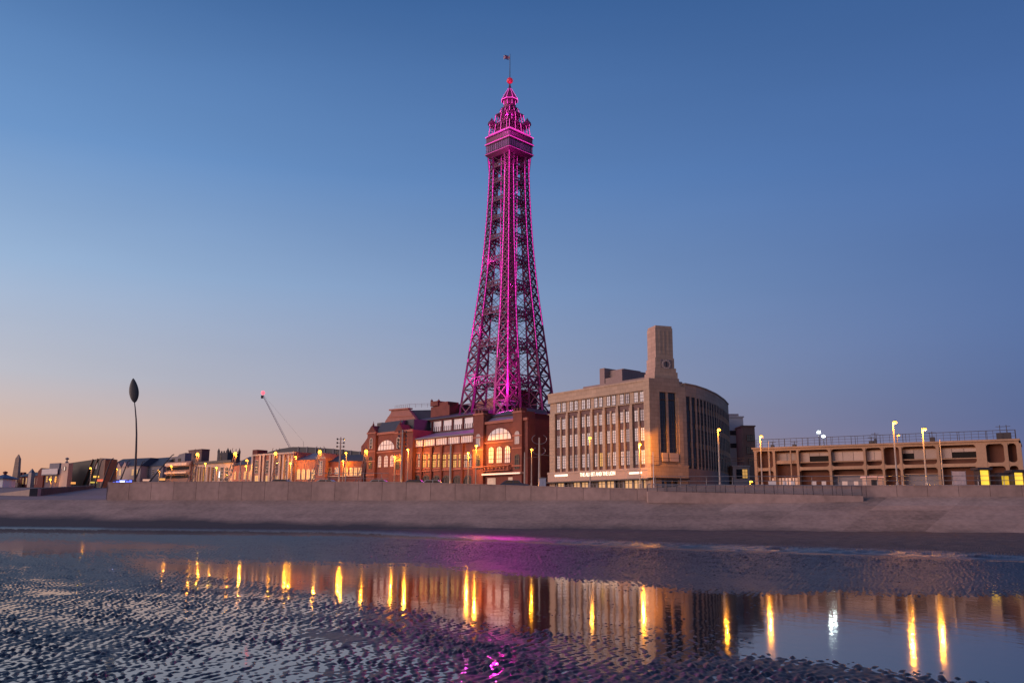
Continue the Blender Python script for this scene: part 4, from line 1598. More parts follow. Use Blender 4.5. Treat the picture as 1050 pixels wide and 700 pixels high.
    tr_.hexa([(G(398, 427.8)[0], yb - .2, G(398, 427.8)[1]), (G(423, 426.5)[0], yb - .2, G(423, 426.5)[1]), (G(423, 426.5)[0], yb, G(423, 426.5)[1]), (G(398, 427.8)[0], yb, G(398, 427.8)[1])],
             [(G(398, 427.2)[0], yb - .2, G(398, 427.2)[1]), (G(423, 425.9)[0], yb - .2, G(423, 425.9)[1]), (G(423, 425.9)[0], yb, G(423, 425.9)[1]), (G(398, 427.2)[0], yb, G(398, 427.2)[1])])
    tr_.obj("gable_coping", BRICK_LT, root)
    dk = MB()
    dk.hexa([(G(400, 424)[0], yb + .9, G(419, 424)[1] - 3), (G(428, 436)[0] + 1, yb + .9, G(428, 438)[1]), (G(446, 436)[0], yb + 14, G(428, 438)[1]), (G(400, 424)[0], yb + 14, G(419, 424)[1] - 3)],
            [(G(402, 421)[0], yb + .9, G(402, 421)[1] + .1), (G(419, 420)[0], yb + .9, G(419, 420)[1] - .1), (G(441, 419.6)[0], yb + 10, G(419, 419.5)[1]), (G(402, 421)[0], yb + 14, G(402, 421)[1])])
    dk.obj("mansard_roof", SLATE, root)
    ra = MB()
    a0 = Vector((G(404, 421)[0], yb + .3, G(404, 420.5)[1] + .3)); b0 = Vector((G(419, 419.5)[0], yb + .3, G(419, 419.5)[1] + .5)); c0_ = Vector((G(440, 419)[0], yb + 8, G(419, 419.5)[1] + .6))
    hh = Vector((0, 0, 1.05))
    for p, q_ in ((a0, b0), (b0, c0_)):
        ra.beam(p + hh, q_ + hh, .05); ra.beam(p + hh * .55, q_ + hh * .55, .035)
        for i in range(8):
            r_ = p.lerp(q_, i / 7)
            ra.beam(r_, r_ + hh, .045)
    ra.obj("roof_railing", METAL, root)
    # chimney-like block beside it
    yk = 13
    K = lambda px, py: s.q(px, py, yk)
    ck = MB()
    ck.box(K(441.8, 420)[0], K(460.8, 420)[0], yk, yk + 5, K(450, 434)[1], K(450, 416.2)[1])
    ck.box(K(442, 420)[0], K(449.5, 420)[0], yk - .3, yk + 4, K(445, 416.3)[1], K(445, 411.5)[1])
    ck.box(K(449.6, 420)[0], K(458.5, 420)[0], yk + .2, yk + 4, K(453, 416.3)[1], K(453, 412)[1])
    for px in (442.3, 449.4):
        ck.lathe([(.35, K(px, 411.5)[1]), (.4, K(px, 410.5)[1]), (.12, K(px, 409.8)[1]), (.03, K(px, 408.8)[1])], K(px, 412)[0] + .2, yk, 8)
    ck.obj("stair_block", BRICK, root)
    # right pavilion
    xr0, xr1, zer = wing(486.5, 541, 512, [(487.5, 497.5, 424, 0), (528.0, 537.2, 421.5, 0)], (499.8, 524.3, 450.5, 438.8),
                         [(501.2, 506.2, 458.0, 474.5), (509.2, 514.8, 457.5, 474.3), (517.6, 523.2, 456.8, 474.1)], 420, -1.0, 431.5, None)
    rt_ = MB()
    y0 = -1.0
    zf = Z(512, 422.6, 4)
    rt_.hexa([(X(498, y0), y0 + .2, zer + .1), (X(527.5, y0), y0 + .2, zer + .1), (X(527.5, y0), 10, zer + .1), (X(498, y0), 10, zer + .1)],
             [(X(498, y0), y0 + 4.0, zf), (X(527.5, y0), y0 + 4.0, zf), (X(527.5, y0), 9, zf), (X(498, y0), 9, zf)])
    rt_.obj("slate_roof", SLATE_LT, root)
    # lit balcony, sign strip and shop fronts at its foot
    bl = MB()
    for i in range(7):
        xx = X(500.5, y0) + (X(524, y0) - X(500.5, y0)) * i / 6
        bl.lathe([(.16, Z(512, 481.8, y0)), (.3, Z(512, 480.4, y0)), (.14, Z(512, 478.4, y0))], xx, y0 - .9, 8)
    bl.box(X(499, y0), X(525.5, y0), y0 - 1.2, y0 - .5, Z(512, 477.9, y0), Z(512, 477.0, y0))
    bl.box(X(499, y0), X(525.5, y0), y0 - 1.2, y0 - .45, Z(512, 482.6, y0), Z(512, 481.9, y0))
    bl.obj("balcony", BRICK_LT, root)
    SIGN2 = mat("warm sign strip", (.8, .6, .5), .5, 0, 1, emit=(1, .62, .45), estr=.9)
    MB().box(X(499, y0), X(537.5, y0), y0 - 1.5, y0 - 1.3, Z(516, 486.1, y0 - 1.5), Z(516, 484.9, y0 - 1.5)).obj("lit_sign", SIGN2, root)
    MB().box(X(498, y0), X(538, y0), y0 - 1.29, y0 - .1, Z(516, 486.6, y0), Z(516, 484.6, y0)).obj("fascia", CREAM, root)
    shp = MB()
    for a_, b_ in ((500.2, 508.5), (521.5, 530.5)):
        shp.box(X(a_, y0), X(b_, y0), y0 - .1, y0 - .02, .2, Z(516, 489.3, y0))
    shp.obj("shop_window", mat("pale shopfront", (.5, .38, .32), .4, .3, .8, emit=(1, .6, .35), estr=.18), root)
    # ---------------- square tower foot behind (brick pier under the iron legs) and rear roofs
    yq = 22
    Q = lambda px, py: s.q(px, py, yq)
    fb = MB()
    fb.box(Q(507.0, 420)[0], Q(528.5, 420)[0], yq, yq + 8, Q(516, 435)[1], Q(516, 402.3)[1])
    for a_, b_ in ((507, 510), (516.5, 519)):
        fb.box(Q(a_, 420)[0] - .15, Q(b_, 420)[0], yq - .35, yq, Q(512, 428)[1], Q(512, 402.2)[1])
    fb.box(Q(506.5, 420)[0], Q(529, 420)[0], yq - .4, yq + 8.3, Q(512, 402.3)[1], Q(512, 401.4)[1])
    fb.obj("brick_pier", BRICK_DK, root)
    rr_ = MB()
    za_, zb_ = Q(490, 424)[1], Q(490, 408.8)[1]
    x0_, x1_ = Q(474, 420)[0], Q(507.5, 420)[0]
    n_ = 8
    arc = [(x0_ + (x1_ - x0_) * i / n_, za_ + (zb_ - za_) * (.35 + .65 * math.sin(math.pi * .5 * (i / n_) ** .7))) for i in range(n_ + 1)]
    rr_.extrude([(x0_, za_ - 3), (x1_, za_ - 3)] + arc[::-1], yq + 1, yq + 12)
    rr_.obj("curved_roof", BRICK_PK, root)
    dr = MB()
    dr.box(Q(470, 420)[0], Q(482, 420)[0], yq - 4, yq + 3, Q(476, 426)[1], Q(476, 416)[1])
    dr.obj("roof_plant", SLATE, root)
    lantern = MB().lathe([(3.0, Q(538, 419)[1]), (3.0, Q(538, 415.5)[1]), (3.5, Q(538, 415.2)[1]), (2.6, Q(538, 413.4)[1]), (.3, Q(538, 412.4)[1])], Q(536.5, 418)[0], yq - 6, 14)
    lantern.obj("roof_lantern", SLATE_LT, root)
    return s


build_hall()


# ------------------------------------------------------------------ dark side wing between hall and store
def build_annex():
    s = Bld("brick_annex", "dark red brick annex in the gap between the hall and the stone store", "building", (541, 197), (571, 203))
    root = s.root
    zt = s.z(552, 424)
    MB().box(0, s.L, 0, 18, -.5, zt).obj("wall", BRICK_DK, root)
    MB().hexa([(-.3, -.3, zt), (s.L, -.3, zt), (s.L, 14, zt), (-.3, 14, zt)], [(.3, 4, zt + .9), (s.L - .3, 4, zt + .9), (s.L - .3, 8, zt + .9), (.3, 8, zt + .9)]).obj("roof", SLATE, root)
    for py0, py1, xs in ((439.5, 434.5, (545.5, 551.5)), (449.5, 444.5, (545.3, 551.3)), (470, 464, (541.8 + 2, 549.5, 556)), (486, 480.5, (544, 550, 556))):
        for px in xs:
            x, z = s.q(px, py0)
            window(root, x, -.02, z, .95, s.q(px, py1)[1] - z, 2, 3, FRAME, GLASS_PALE if py0 < 480 else GLASS, fr=.1)
    t = MB()
    for py in (442.5, 452.5, 475.5):
        z = s.z(552, py)
        t.box(-.1, s.L, -.2, 0, z, z + .4)
    t.obj("string_course", BRICK, root)


build_annex()


# ------------------------------------------------------------------ back blocks right of the store
def block(name, label, a, b, pytop, m, depth=18, wins=(), roof=None, group=None):
    s = Bld(name, label, "building", a, b, group)
    zt = s.z((a[0] + b[0]) / 2, pytop)
    MB().box(0, s.L, 0, depth, -.5, zt - .3).obj("wall", m, s.root)
    MB().box(-.2, s.L + .2, -.2, depth, zt - .3, zt).obj("parapet", roof or m, s.root)
    for (px, y0, y1, w_, nx, ny, fr, gl) in wins:
        x, z = s.q(px, y1)
        window(s.root, x, -.02, z, w_, s.q(px, y0)[1] - z, nx, ny, fr, gl)
    return s, zt


s1, z1 = block("office_block", "grey rendered office block just right of the stone store's curved flank", (749.5, 214), (765, 214), 426.5, mat("pale office render", (.40, .38, .41), .8, .12), 10)
band = MB()
for py in (446, 459):
    z = s1.z(758, py)
    band.box(.1, s1.L - .1, -.06, 0, z, z + 1.1)
band.obj("window_band", GLASS, s1.root)
x0, z0 = s1.q(752, 427), 0
MB().box(s1.x(751), s1.x(762), 2, 8, z1, z1 + .8).obj("roof_plant", GREY, s1.root)
s2, z2 = block("brick_warehouse", "dark brick block between the grey office block and the open arcade", (763.5, 208), (776.5, 208), 436, mat("brown warehouse brick", (.24, .13, .10), .85, .2), 10,
               [(768, 446, 452, .9, 2, 2, FRAME_DK, GLASS), (772, 446, 452, .9, 2, 2, FRAME_DK, GLASS), (768, 458, 465, .9, 2, 2, FRAME_DK, GLASS),
                (772, 458, 465, .9, 2, 2, FRAME_DK, GLASS), (770, 470, 477, .9, 2, 2, FRAME_DK, GLASS)])
s3, z3 = block("low_shed", "low pink rendered building with a lit front below the grey office block", (752, 195), (769, 195), 477, CREAM, 8,
               [(758, 481, 490, 1.1, 2, 3, FRAME_DK, GLASS), (764, 481, 490, 1.1, 2, 3, FRAME_DK, GLASS_LIT)])


# ================================================================== OPEN CONCRETE ARCADE ON THE RIGHT
def build_arcade():
    s = Bld("concrete_arcade", "long two storey concrete arcade with rounded openings and a railed roof terrace", "building", (773.5, 163), (1049, 141))
    root, L = s.root, s.L
    rx = 850

    def Z(py):
        return s.z(rx, py)
    X = lambda px: s.x(px, 0, 475)
    ztop = Z(456.2)
    ztl = Z(460.3)
    zm1, zm0 = Z(478.0), Z(481.2)
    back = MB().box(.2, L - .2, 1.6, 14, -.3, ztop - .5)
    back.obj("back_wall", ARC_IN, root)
    cols = [(773.5, 776.3), (792.7, 795.0), (817, 819.2), (850, 852.6), (885.8, 888.2), (904.5, 906.8), (922.8, 925.4), (961, 964), (1002.0, 1012.5), (1030.8, 1034.8), (1043.8, 1049)]
    m = MB()
    m.box(0, L, .05, 15, ztl, ztop - .3)
    m.box(-.2, L + .2, -.25, 15, ztop - .3, ztop)
    f = MB()
    spans = []
    for i, (a, b) in enumerate(cols):
        f.box(X(a), X(b), 0, 1.5, -.3, ztl)
        if i < len(cols) - 1:
            spans.append((X(b), X(cols[i + 1][0]), i))
    for xa, xb, i in spans:
        if i == 1:
            m.box(xa, xb, .3, 1.2, zm0 + 1.2, zm0 + 1.8)
            continue
        m.box(xa, xb, .06, 1.5, zm0, zm1)
        # rounded corners of both storeys
        r = .5
        for zlo, zhi in ((zm1, ztl), (-.3, zm0)):
            for cx, cz, sx, sz in ((xa, zhi, 1, -1), (xb, zhi, -1, -1), (xa, zlo, 1, 1), (xb, zlo, -1, 1)):
                if zlo < 0 and sz > 0:
                    continue
                arc = [(cx + sx * r * (1 - math.sin(t)), cz + sz * r * (1 - math.cos(t))) for t in np.linspace(0, math.pi / 2, 6)]
                poly = [(cx, cz)] + arc
                if sx * sz < 0:
                    poly = poly[::-1]
                m.extrude(poly[::-1], .09, 1.4)
    m.obj("beam", ARC, root)
    f.obj("column", ARC, root)
    # infill boards of the upper storey, terrace rails, sheets painted dark as shade in the gaps
    pan, rail, dark, low = MB(), MB(), MB(), MB()
    zr1, zr0 = Z(472.6), Z(473.5)
    for xa, xb, i in spans:
        if i in (1, 2, 3, 4, 6, 7):
            n = max(2, int((xb - xa) / 1.6))
            hole = {2: (.50, .98), 6: (.02, .24), 7: (.45, .98)}.get(i, (2, 3))
            for k in range(n):
                u0, u1 = k / n, (k + 1) / n
                xx0, xx1 = xa + (xb - xa) * u0 + .03, xa + (xb - xa) * u1 - .03
                inh = hole[0] <= (u0 + u1) / 2 <= hole[1]
                za = Z(472.2)
                zb = Z(463.2)
                tone = random.uniform(-.12, .12) - (.25 if i in (1, 2, 6) else 0)
                pan.box(xx0, xx1, 1.0, 1.1, Z(466.6) if inh else za, zb, tone)
                if inh:
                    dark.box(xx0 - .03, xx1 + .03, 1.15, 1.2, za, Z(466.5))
            rail.box(xa, xb, .35, .5, zr0, zr1)
            rail.box(xa, xb, .9, 1.0, Z(463.2), Z(462.6))
        if i in (3, 4, 6):
            low.box(xa, xb, 1.2, 1.3, .3, Z(487.8), random.uniform(-.1, .1))
            rail.box(xa, xb, .4, .5, Z(487.6), Z(486.9))
    pan.obj("infill_board", ARC_PAN, root)
    rail.obj("opening_rail", ARC, root)
    dark.obj("opening", mat("painted gap shade", (.008, .006, .006), .9, .1), root)  # near-black sheets: shade behind the boards put into the colour
    low.obj("shop_shutter", GREY, root)
    sf = MB()
    for k in range(8):
        u0, u1 = X(789) + (X(816) - X(789)) * k / 8, X(789) + (X(816) - X(789)) * (k + 1) / 8
        sf.box(u0 + .08, u1 - .08, 1.0, 1.1, .3, Z(488.8), random.uniform(-.3, .3))
    sf.obj("shopfront", mat("pink lit shopfront", (.5, .36, .3), .4, .3, 1, emit=(1, .5, .32), estr=.22), root)
    # slender downpipes
    dp = MB()
    for px in (811.5, 788.8):
        dp.beam((X(px), -.2, 0), (X(px), -.2, ztl), .12, 8)
    dp.obj("downpipe", ARC, root)
    # roof terrace railing
    rl = MB()
    n = 40
    for i in range(n + 1):
        x = .4 + (L - .8) * i / n
        rl.beam((x, 1.0, ztop), (x, 1.0, ztop + 1.55), .035 if i % 4 else .06)
        if i % 4 == 0:
            rl.beam((x, 5.0, ztop), (x, 5.0, ztop + 1.9), .05)
    for h in (.55, 1.05, 1.5):
        rl.beam((.4, 1.0, ztop + h), (L - .4, 1.0, ztop + h), .03)
    rl.beam((.4, 5.0, ztop + 1.9), (L - .4, 5.0, ztop + 1.9), .03)
    rl.obj("roof_railing", METAL_DK, root)
    for px, w_, h in ((788, .5, 1.3), (811, .6, 1.2), (892, .8, 1.5), (896, .3, 2.2), (956, .8, 2.0), (1028, 1.2, 2.6), (1035, 1.2, 2.6)):
        x = X(px)
        pl = MB()
        pl.box(x - w_ / 2, x + w_ / 2, 3, 4, ztop, ztop + h * .5)
        pl.beam((x, 3.5, ztop), (x, 3.5, ztop + h), .07)
        pl.beam((x - .6, 3.5, ztop + h * .9), (x + .6, 3.5, ztop + h * .9), .05)
        pl.obj("roof_fitting", METAL_DK, root)
    return s


arc_b = build_arcade()


# lit kiosks and a banner in front of the arcade's right end
def kiosk(name, label, px, pw, py0, py1, d, lit):
    c = P(px, 497, d)
    zb = zg(d)
    r = empty(name, (c.x, c.y, zb), label, "kiosk", "lit kiosks")
    hw = pw / 2 * d / F
    zt_ = P(px, py0, d).z - zb
    MB().box(-hw - .3, hw + .3, -.2, 1.8, zt_, zt_ + .35).obj("roof", METAL_DK, r)
    MB().box(-hw, -hw + .12, 0, 1.6, 0, zt_).box(hw - .12, hw, 0, 1.6, 0, zt_).obj("side_post", METAL_DK, r)
    m = MB().box(-hw + .12, hw - .12, .3, .5, .9, zt_ - .05)
    m.obj("lit_panel", lit, r)
    MB().box(-hw + .12, hw - .12, .1, .6, 0, .9).obj("counter", GREY, r)


YEL = mat("yellow lit panel", (.8, .6, .1), .5, .2, 1, emit=(1, .60, .05), estr=1.15)
YEL2 = mat("dim yellow lit panel", (.8, .6, .1), .5, .3, 1, emit=(.9, .55, .02), estr=.6)
kiosk("kiosk", "bright yellow lit kiosk left of the dimmer ones at the arcade's end", 1011, 11, 481.5, 497, 128, YEL)
kiosk("kiosk", "dim yellow lit kiosk in the middle of the row at the arcade's end", 1032, 10, 487, 497, 128, YEL2)
kiosk("kiosk", "bright yellow lit kiosk at the right edge of the photo", 1046, 11, 484, 497, 127, YEL)
p = P(984, 497, 127)
r = empty("banner", (p.x, p.y, zg(127)), "white printed banner on posts in front of the arcade", "banner")
zt_ = P(984, 483, 127).z - zg(127)
MB().box(-.95, .95, -.03, .03, .7, zt_).obj("cloth", mat("banner cloth", (.42, .40, .46), .7, .3, 1.3), r)
MB().beam((-1, 0, 0), (-1, 0, zt_ + .1), .05).beam((1, 0, 0), (1, 0, zt_ + .1), .05).obj("side_post", METAL, r)

# ================================================================== LOWER TOWN ON THE LEFT
def simple(name, label, a, b, py_eave, m, cat="building", depth=12, roof_py=None, roofm=None, group=None, py_px=None):
    s = Bld(name, label, cat, a, b, group)
    ze = s.z(py_px or (a[0] + b[0]) / 2, py_eave)
    MB().box(0, s.L, 0, depth, -.5, ze).obj("wall", m, s.root)
    if roof_py:
        zr = s.z((a[0] + b[0]) / 2, roof_py, depth / 2)
        MB().hexa([(-.4, -.4, ze + .002), (s.L + .4, -.4, ze + .002), (s.L + .4, depth + .4, ze + .002), (-.4, depth + .4, ze + .002)],
                  [(1.2, depth * .38, zr), (s.L - 1.2, depth * .38, zr), (s.L - 1.2, depth * .62, zr), (1.2, depth * .62, zr)]).obj("roof", roofm or SLATE, s.root)
    return s, ze


def wins(s, pxs, y0, y1, w_, pane=GLASS, frame=FRAME_DK, nx=2, ny=3, arch=False, fr=.1):
    for px in pxs:
        x, z = s.q(px, y1)
        window(s.root, x, -.02, z, w_, s.q(px, y0)[1] - z, nx, ny, frame, pane, fr=fr, arch=arch)


def bands(s, pxa, pxb, ys, m, name, y0=-.15, y1=0):
    b = MB()
    for ya, yb in ys:
        xa, xb = s.x(pxa), s.x(pxb)
        z0, z1 = s.z((pxa + pxb) / 2, yb), s.z((pxa + pxb) / 2, ya)
        b.box(xa, xb, y0, y1, z0, z1)
    b.obj(name, m, s.root)


# pilastered brick theatre
s, ze = simple("brick_theatre", "pink brick theatre front divided by tall pale pilasters left of the portal", (258.5, 262), (300.5, 250), 464.5, BRICK_PK, depth=20)
pl = MB()
for px in (259.3, 267.5, 271, 277.5, 280.8, 287.5, 291.3, 296.5, 300):
    x = s.x(px)
    pl.box(x - .38, x + .38, -.5, 0, 0, s.z(px, 466.5))
pl.box(-.2, s.L + .2, -.45, 0, ze - .5, ze)
pl.obj("pilaster", CREAM, s.root)
tb = MB()
tb.box(0, s.x(264.5), -.55, 3, ze, ze + 1.3)
tb.obj("parapet_block", BRICK_DK, s.root)
wins(s, (263, 274, 284, 294), 472, 485, 1.3, GLASS, FRAME, 2, 4)
wins(s, (263, 274, 284, 294), 487.5, 494, 1.5, GLASS_LIT, FRAME, 2, 2)
# great curved roof behind it
s = Bld("market_hall", "wide hall with a long curved blue slate roof behind the pilastered theatre", "building", (258, 295), (374, 282))
ze = s.z(330, 474)
MB().box(0, s.L, 0, 25, -.5, ze).obj("wall", BRICK_DK, s.root)
prof = [s.q(px, py, 2) for px, py in ((259, 470), (266, 466.5), (276, 463), (288, 459.8), (300, 458), (318, 458.2), (340, 459.8), (358, 461.6), (373.5, 463.2))]
b_ = [(prof[0][0], ze + .01), (prof[-1][0], ze + .01)]
MB().extrude(b_ + prof[::-1], 2, 24).obj("roof", SLATE, s.root)
rb = MB()
for px in range(306, 374, 9):
    x, z = s.q(px, 461, 2)
    zt_ = float(np.interp(x, [p[0] for p in prof], [p[1] for p in prof]))
    rb.box(x - .18, x + .18, 1.8, 2, ze, zt_ + .1)
rb.obj("roof_ribs", SLATE_LT, s.root)
# low lit brick range
s, ze = simple("brick_shop", "low orange lit brick shop just left of the gabled portal", (300.8, 251), (324, 247), 471.2, BRICK_PK, depth=14, roof_py=465.5, roofm=SLATE_LT)
wins(s, (306, 311, 316, 321), 481, 491, 1.1, GLASS_LIT, FRAME, 2, 3, arch=.5)
bands(s, 301, 324, ((472, 473),), BRICK_LT, "string_course")
# gabled portal
s = Bld("gabled_portal", "pink gabled portal with one tall dark window among the low lit buildings", "building", (322.5, 246), (335, 244))
z1, z2 = s.z(329, 469.5), s.z(329, 464.2)
x0, x1 = s.x(324), s.x(333.5)
MB().extrude([(x0, -.3), (x1, -.3), (x1, z1), ((x0 + x1) / 2 + .6, z2), ((x0 + x1) / 2 - .6, z2), (x0, z1)], 0, 9).obj("wall", BRICK_PK, s.root)
wins(s, (328.7,), 473, 486.5, 1.1, GLASS, CREAM, 2, 6, fr=.2)
bands(s, 324, 333.5, ((468.6, 469.8),), CREAM, "string_course", -.25)
# lit low building
s, ze = simple("lit_pub", "low brick pub washed in yellow light between the portal and the brick hall", (334, 246), (371, 240), 473.5, BRICK, depth=12, roof_py=467, roofm=SLATE, py_px=338)
wins(s, (338.2, 345.2), 479.5, 485.5, 1.0, GLASS, CREAM, 2, 2, fr=.16)
wins(s, (355, 360, 364.5, 369), 479.5, 487, 1.0, GLASS_LIT, CREAM, 2, 3, fr=.12)
bands(s, 334, 371, ((487.3, 488.4),), CREAM, "fascia", -.4)
# brick row further left
s, ze = simple("brick_row", "orange lit brick row right of the colonnaded bank, under a slate roof", (238, 276), (258.2, 266), 476.6, BRICK_PK, roof_py=469.5)
wins(s, (241, 246, 251, 256), 483, 491, 1.2, GLASS_LIT, FRAME, 2, 3, arch=.5)
# colonnaded pale building
s, ze = simple("colonnaded_bank", "pale flat roofed building with golden lit columns below the church tower", (195, 290), (238, 276), 475.2, CREAM, depth=5)
bands(s, 194.5, 238.5, ((472.6, 475.1),), SLATE, "roof_slab", -.7, 5)
cm = MB()
for px in (196.5, 199, 201.5, 204, 206.5, 209, 214.5, 218, 222.5):
    x, z = s.q(px, 478.5)
    cm.beam((x, -.35, 0), (x, -.35, z), .32, 8)
cm.obj("column", CREAM, s.root)
wins(s, (198, 203, 208), 480, 493, 1.0, GLASS_LIT, FRAME_DK, 1, 3)
wins(s, (219.5, 227, 232), 479, 493, 1.5, GLASS, FRAME, 2, 4)
wins(s, (225,), 483, 489.5, .9, mat("white lit sign panel", (.8, .8, .8), .5, 0, 1, emit=(1, .95, .9), estr=1.1), FRAME_DK, 1, 1)
# church tower
s = Bld("church_tower", "dark stone church tower with four corner pinnacles on the skyline", "church", (220.8, 402), (231.2, 398))
zt_ = s.z(226, 464)
MB().box(0, s.L, 0, s.L, -1, zt_).obj("wall", mat("dark church stone", (.075, .065, .07), .9, .2), s.root)
pn = MB()
for x in (.35, s.L - .35):
    for y in (.35, s.L - .35):
        pn.box(x - .4, x + .4, y - .4, y + .4, zt_, zt_ + 1.0)
        pn.beam((x, y, zt_ + 1.0), (x, y, s.z(226, 459.2)), .5, 4, .05)
for i in range(4):
    x = s.L * (i + .5) / 4
    pn.box(x - .3, x + .3, 0, .4, zt_, zt_ + .8)
pn.obj("pinnacle", mat("dark church stone", (.075, .065, .07)), s.root)
wins(s, (226,), 466, 471.5, 1.2, GLASS, FRAME_DK, 2, 2, arch=.6)
MB().box(s.L + .01, s.L + 9, 1, 10, -1, s.z(236, 473)).obj("nave", mat("dark church stone", (.075, .065, .07)), s.root)
# brown block, grey wedge
s, _ = block("brown_block", "plain brown block of flats standing highest left of the church tower", (191, 325), (204.5, 318), 461, mat("brown render", (.17, .10, .09), .8), 3)
wins(s, (195, 199.5), 465, 469, 1.0)
s = Bld("grey_wedge_block", "grey office block with a slanting roof beside the brown flats", "building", (173, 312), (191, 306))
a_, b_, c_, d_ = s.q(173.5, 468.5), s.q(182, 467.8), s.q(184, 465.6), s.q(190, 464)
MB().extrude([(a_[0], -.5), (d_[0], -.5), d_, c_, b_, a_], 0, 2.5).obj("wall", GREY, s.root)
wins(s, (178, 184), 470, 473, 1.2)
# stepped terraces with lit balconies
s, ze = simple("terraced_hotel", "low hotel with three lit balcony bands below the grey wedge block", (169, 296), (194, 288), 473.2, mat("dark pink render", (.22, .14, .13), .8), depth=4)
bands(s, 172, 194, ((474.6, 477.4), (483.6, 485.4)), mat("lit balcony front", (.6, .42, .33), .6, .2, 1.2, emit=(1, .5, .3), estr=.12), "balcony", -1.2, 0)
bands(s, 171, 194, ((478.5, 481.5), (487, 490)), GLASS, "glass_front", -.1, 0)
# mansard houses
s, ze = simple("mansard_house", "grey house with a dark hipped slate roof right of the tall leaf sculpture", (143, 318), (166, 308), 478, GREY, depth=14, roof_py=470.5)
wins(s, (147, 152, 157, 162), 481, 486.5, 1.2, GLASS, FRAME)
s, ze = simple("mansard_house", "pale house row with a dark slate roof behind the tall leaf sculpture", (110, 322), (143, 312), 478, CREAM, depth=12, roof_py=470.8)
wins(s, (113, 118, 123, 136, 140), 481, 487, 1.2, GLASS_LIT, FRAME)
g_ = MB()
for px in (114, 122, 129):
    xa, za = s.q(px - 3, 479); xb, zb = s.q(px + 3, 479); xm, zm = s.q(px, 473.5)
    g_.extrude([(xa, za), (xb, zb), (xm, zm)], -.4, 3)
g_.obj("gable", mat("pink gable", (.45, .28, .25), .7), s.root)
# dark angular building
s = Bld("angular_museum", "dark green wedge shaped modern building with a glazed end and slanting roof", "building", (69, 305), (113, 285))
q0, q1, q2, q3 = s.q(70.5, 474.6), s.q(104, 469.8), s.q(112.5, 470.4), s.q(112.5, 497)
q4 = s.q(104, 497)
MB().extrude([(q0[0], -.5), (q4[0], -.5), q1, q0], 0, 3.2).obj("wall", mat("dark green cladding", (.022, .027, .024), .5, .2), s.root)
q5 = s.q(107.5, 497)
MB().extrude([(q4[0] + .01, -.5), (q5[0], -.5), (q5[0], q2[1]), (q1[0] + .01, q1[1] + .1)], -.6, 3.4).obj("end_bay", mat("rust cladding", (.13, .075, .06), .6), s.root)
wins(s, (106,), 474, 489, .7, GLASS, FRAME_DK, 1, 2)
wins(s, (98.5,), 474.5, 480.5, 1.8, GLASS_PALE, FRAME_DK, 1, 1)
w_ = MB()
for a0, a1, b0, b1 in ((85, 497, 96, 470.8), (90, 497, 101, 470.2)):
    p_, q_ = s.q(a0, a1), s.q(b0, b1)
    w_.beam((p_[0], -.2, p_[1]), (q_[0], -.2, q_[1]), .28)
w_.obj("slanting_rib", mat("rust cladding", (.13, .075, .06)), s.root)
# pale square tower with a dark opening
s = Bld("square_tower", "small pale pink square tower with a dark opening and finial on top", "tower", (61.3, 292), (70.3, 290))
zt_ = s.z(66, 474.5)
k1, k2 = s.x(62), s.x(70)
MB().hexa([(k1, 0, -.5), (k2, 0, -.5), (k2, 1.8, -.5), (k1, 1.8, -.5)], [(k1 + .15, .1, zt_), (k2 - .15, .1, zt_), (k2 - .15, 1.7, zt_), (k1 + .15, 1.7, zt_)]).obj("wall", mat("pale pink render", (.50, .34, .27), .7, .1), s.root)
MB().lathe([(.5, zt_), (.5, zt_ + .5), (.2, zt_ + .6), (.2, zt_ + 1.1), (.6, zt_ + 1.3), (.6, zt_ + 1.6), (.1, zt_ + 1.9)], (k1 + k2) / 2 - .3, .9, 8).obj("finial", GREY, s.root)
wins(s, (66,), 478.3, 482, .9, GLASS, FRAME_DK, 1, 1)
# annex with a glazed balcony
s, ze = simple("seafront_annex", "grey seafront annex with a pale glazed balcony left of the pale square tower", (43, 298), (61.5, 292), 481, mat("dusky render", (.12, .09, .12), .8), depth=3)
MB().box(s.x(49), s.x(59), .5, 2.6, ze, s.z(56, 474.5)).obj("upper_storey", GREY, s.root)
bands(s, 45, 61, ((480.5, 486),), GLASS_PALE, "glass_balcony", -.6, -.4)
bands(s, 45, 61, ((486, 487),), GREY, "balcony_floor", -.7, 0)
wins(s, (48, 52, 57), 488, 494, 1.1, GLASS_LIT)
gb = MB(); xa, za = s.q(40.5, 483); xb, zb = s.q(46.5, 483); xm, zm = s.q(43.5, 479.6)
gb.extrude([(xa, -.5), (xb, -.5), (xb, zb), (xm, zm), (xa, za)], -.5, 4)
gb.obj("gable", BRICK_DK, s.root)
# terrace row with chimneys
s, ze = simple("terraced_row", "dark brick terrace of narrow houses between the obelisk and the annex", (17, 330), (43, 315), 488, BRICK_DK, depth=10, roof_py=485)
wins(s, (20, 23.5, 27, 35, 38.5), 490, 496, 1.0, GLASS_LIT, FRAME)
ch = MB()
for px in (18.5, 22, 25, 35, 38, 40.5):
    x, z = s.q(px, 486, 4)
    ch.box(x - .5, x + .5, 3.5, 4.5, z - 1, s.q(px, 484, 4)[1])
ch.obj("chimney", BRICK, s.root)
s = Bld("spired_turret", "slim pale turret with a pointed roof rising from the dark terrace", "tower", (28, 314), (33, 313))
zt_ = s.z(30.5, 484.5)
tl = s.L * .62
MB().box(0, tl, 0, tl, -.5, zt_).obj("wall", CREAM, s.root)
MB().beam((tl / 2, tl / 2, zt_), (tl / 2, tl / 2, s.z(30.5, 480)), tl * .74, 4, .05).obj("roof", SLATE_LT, s.root)
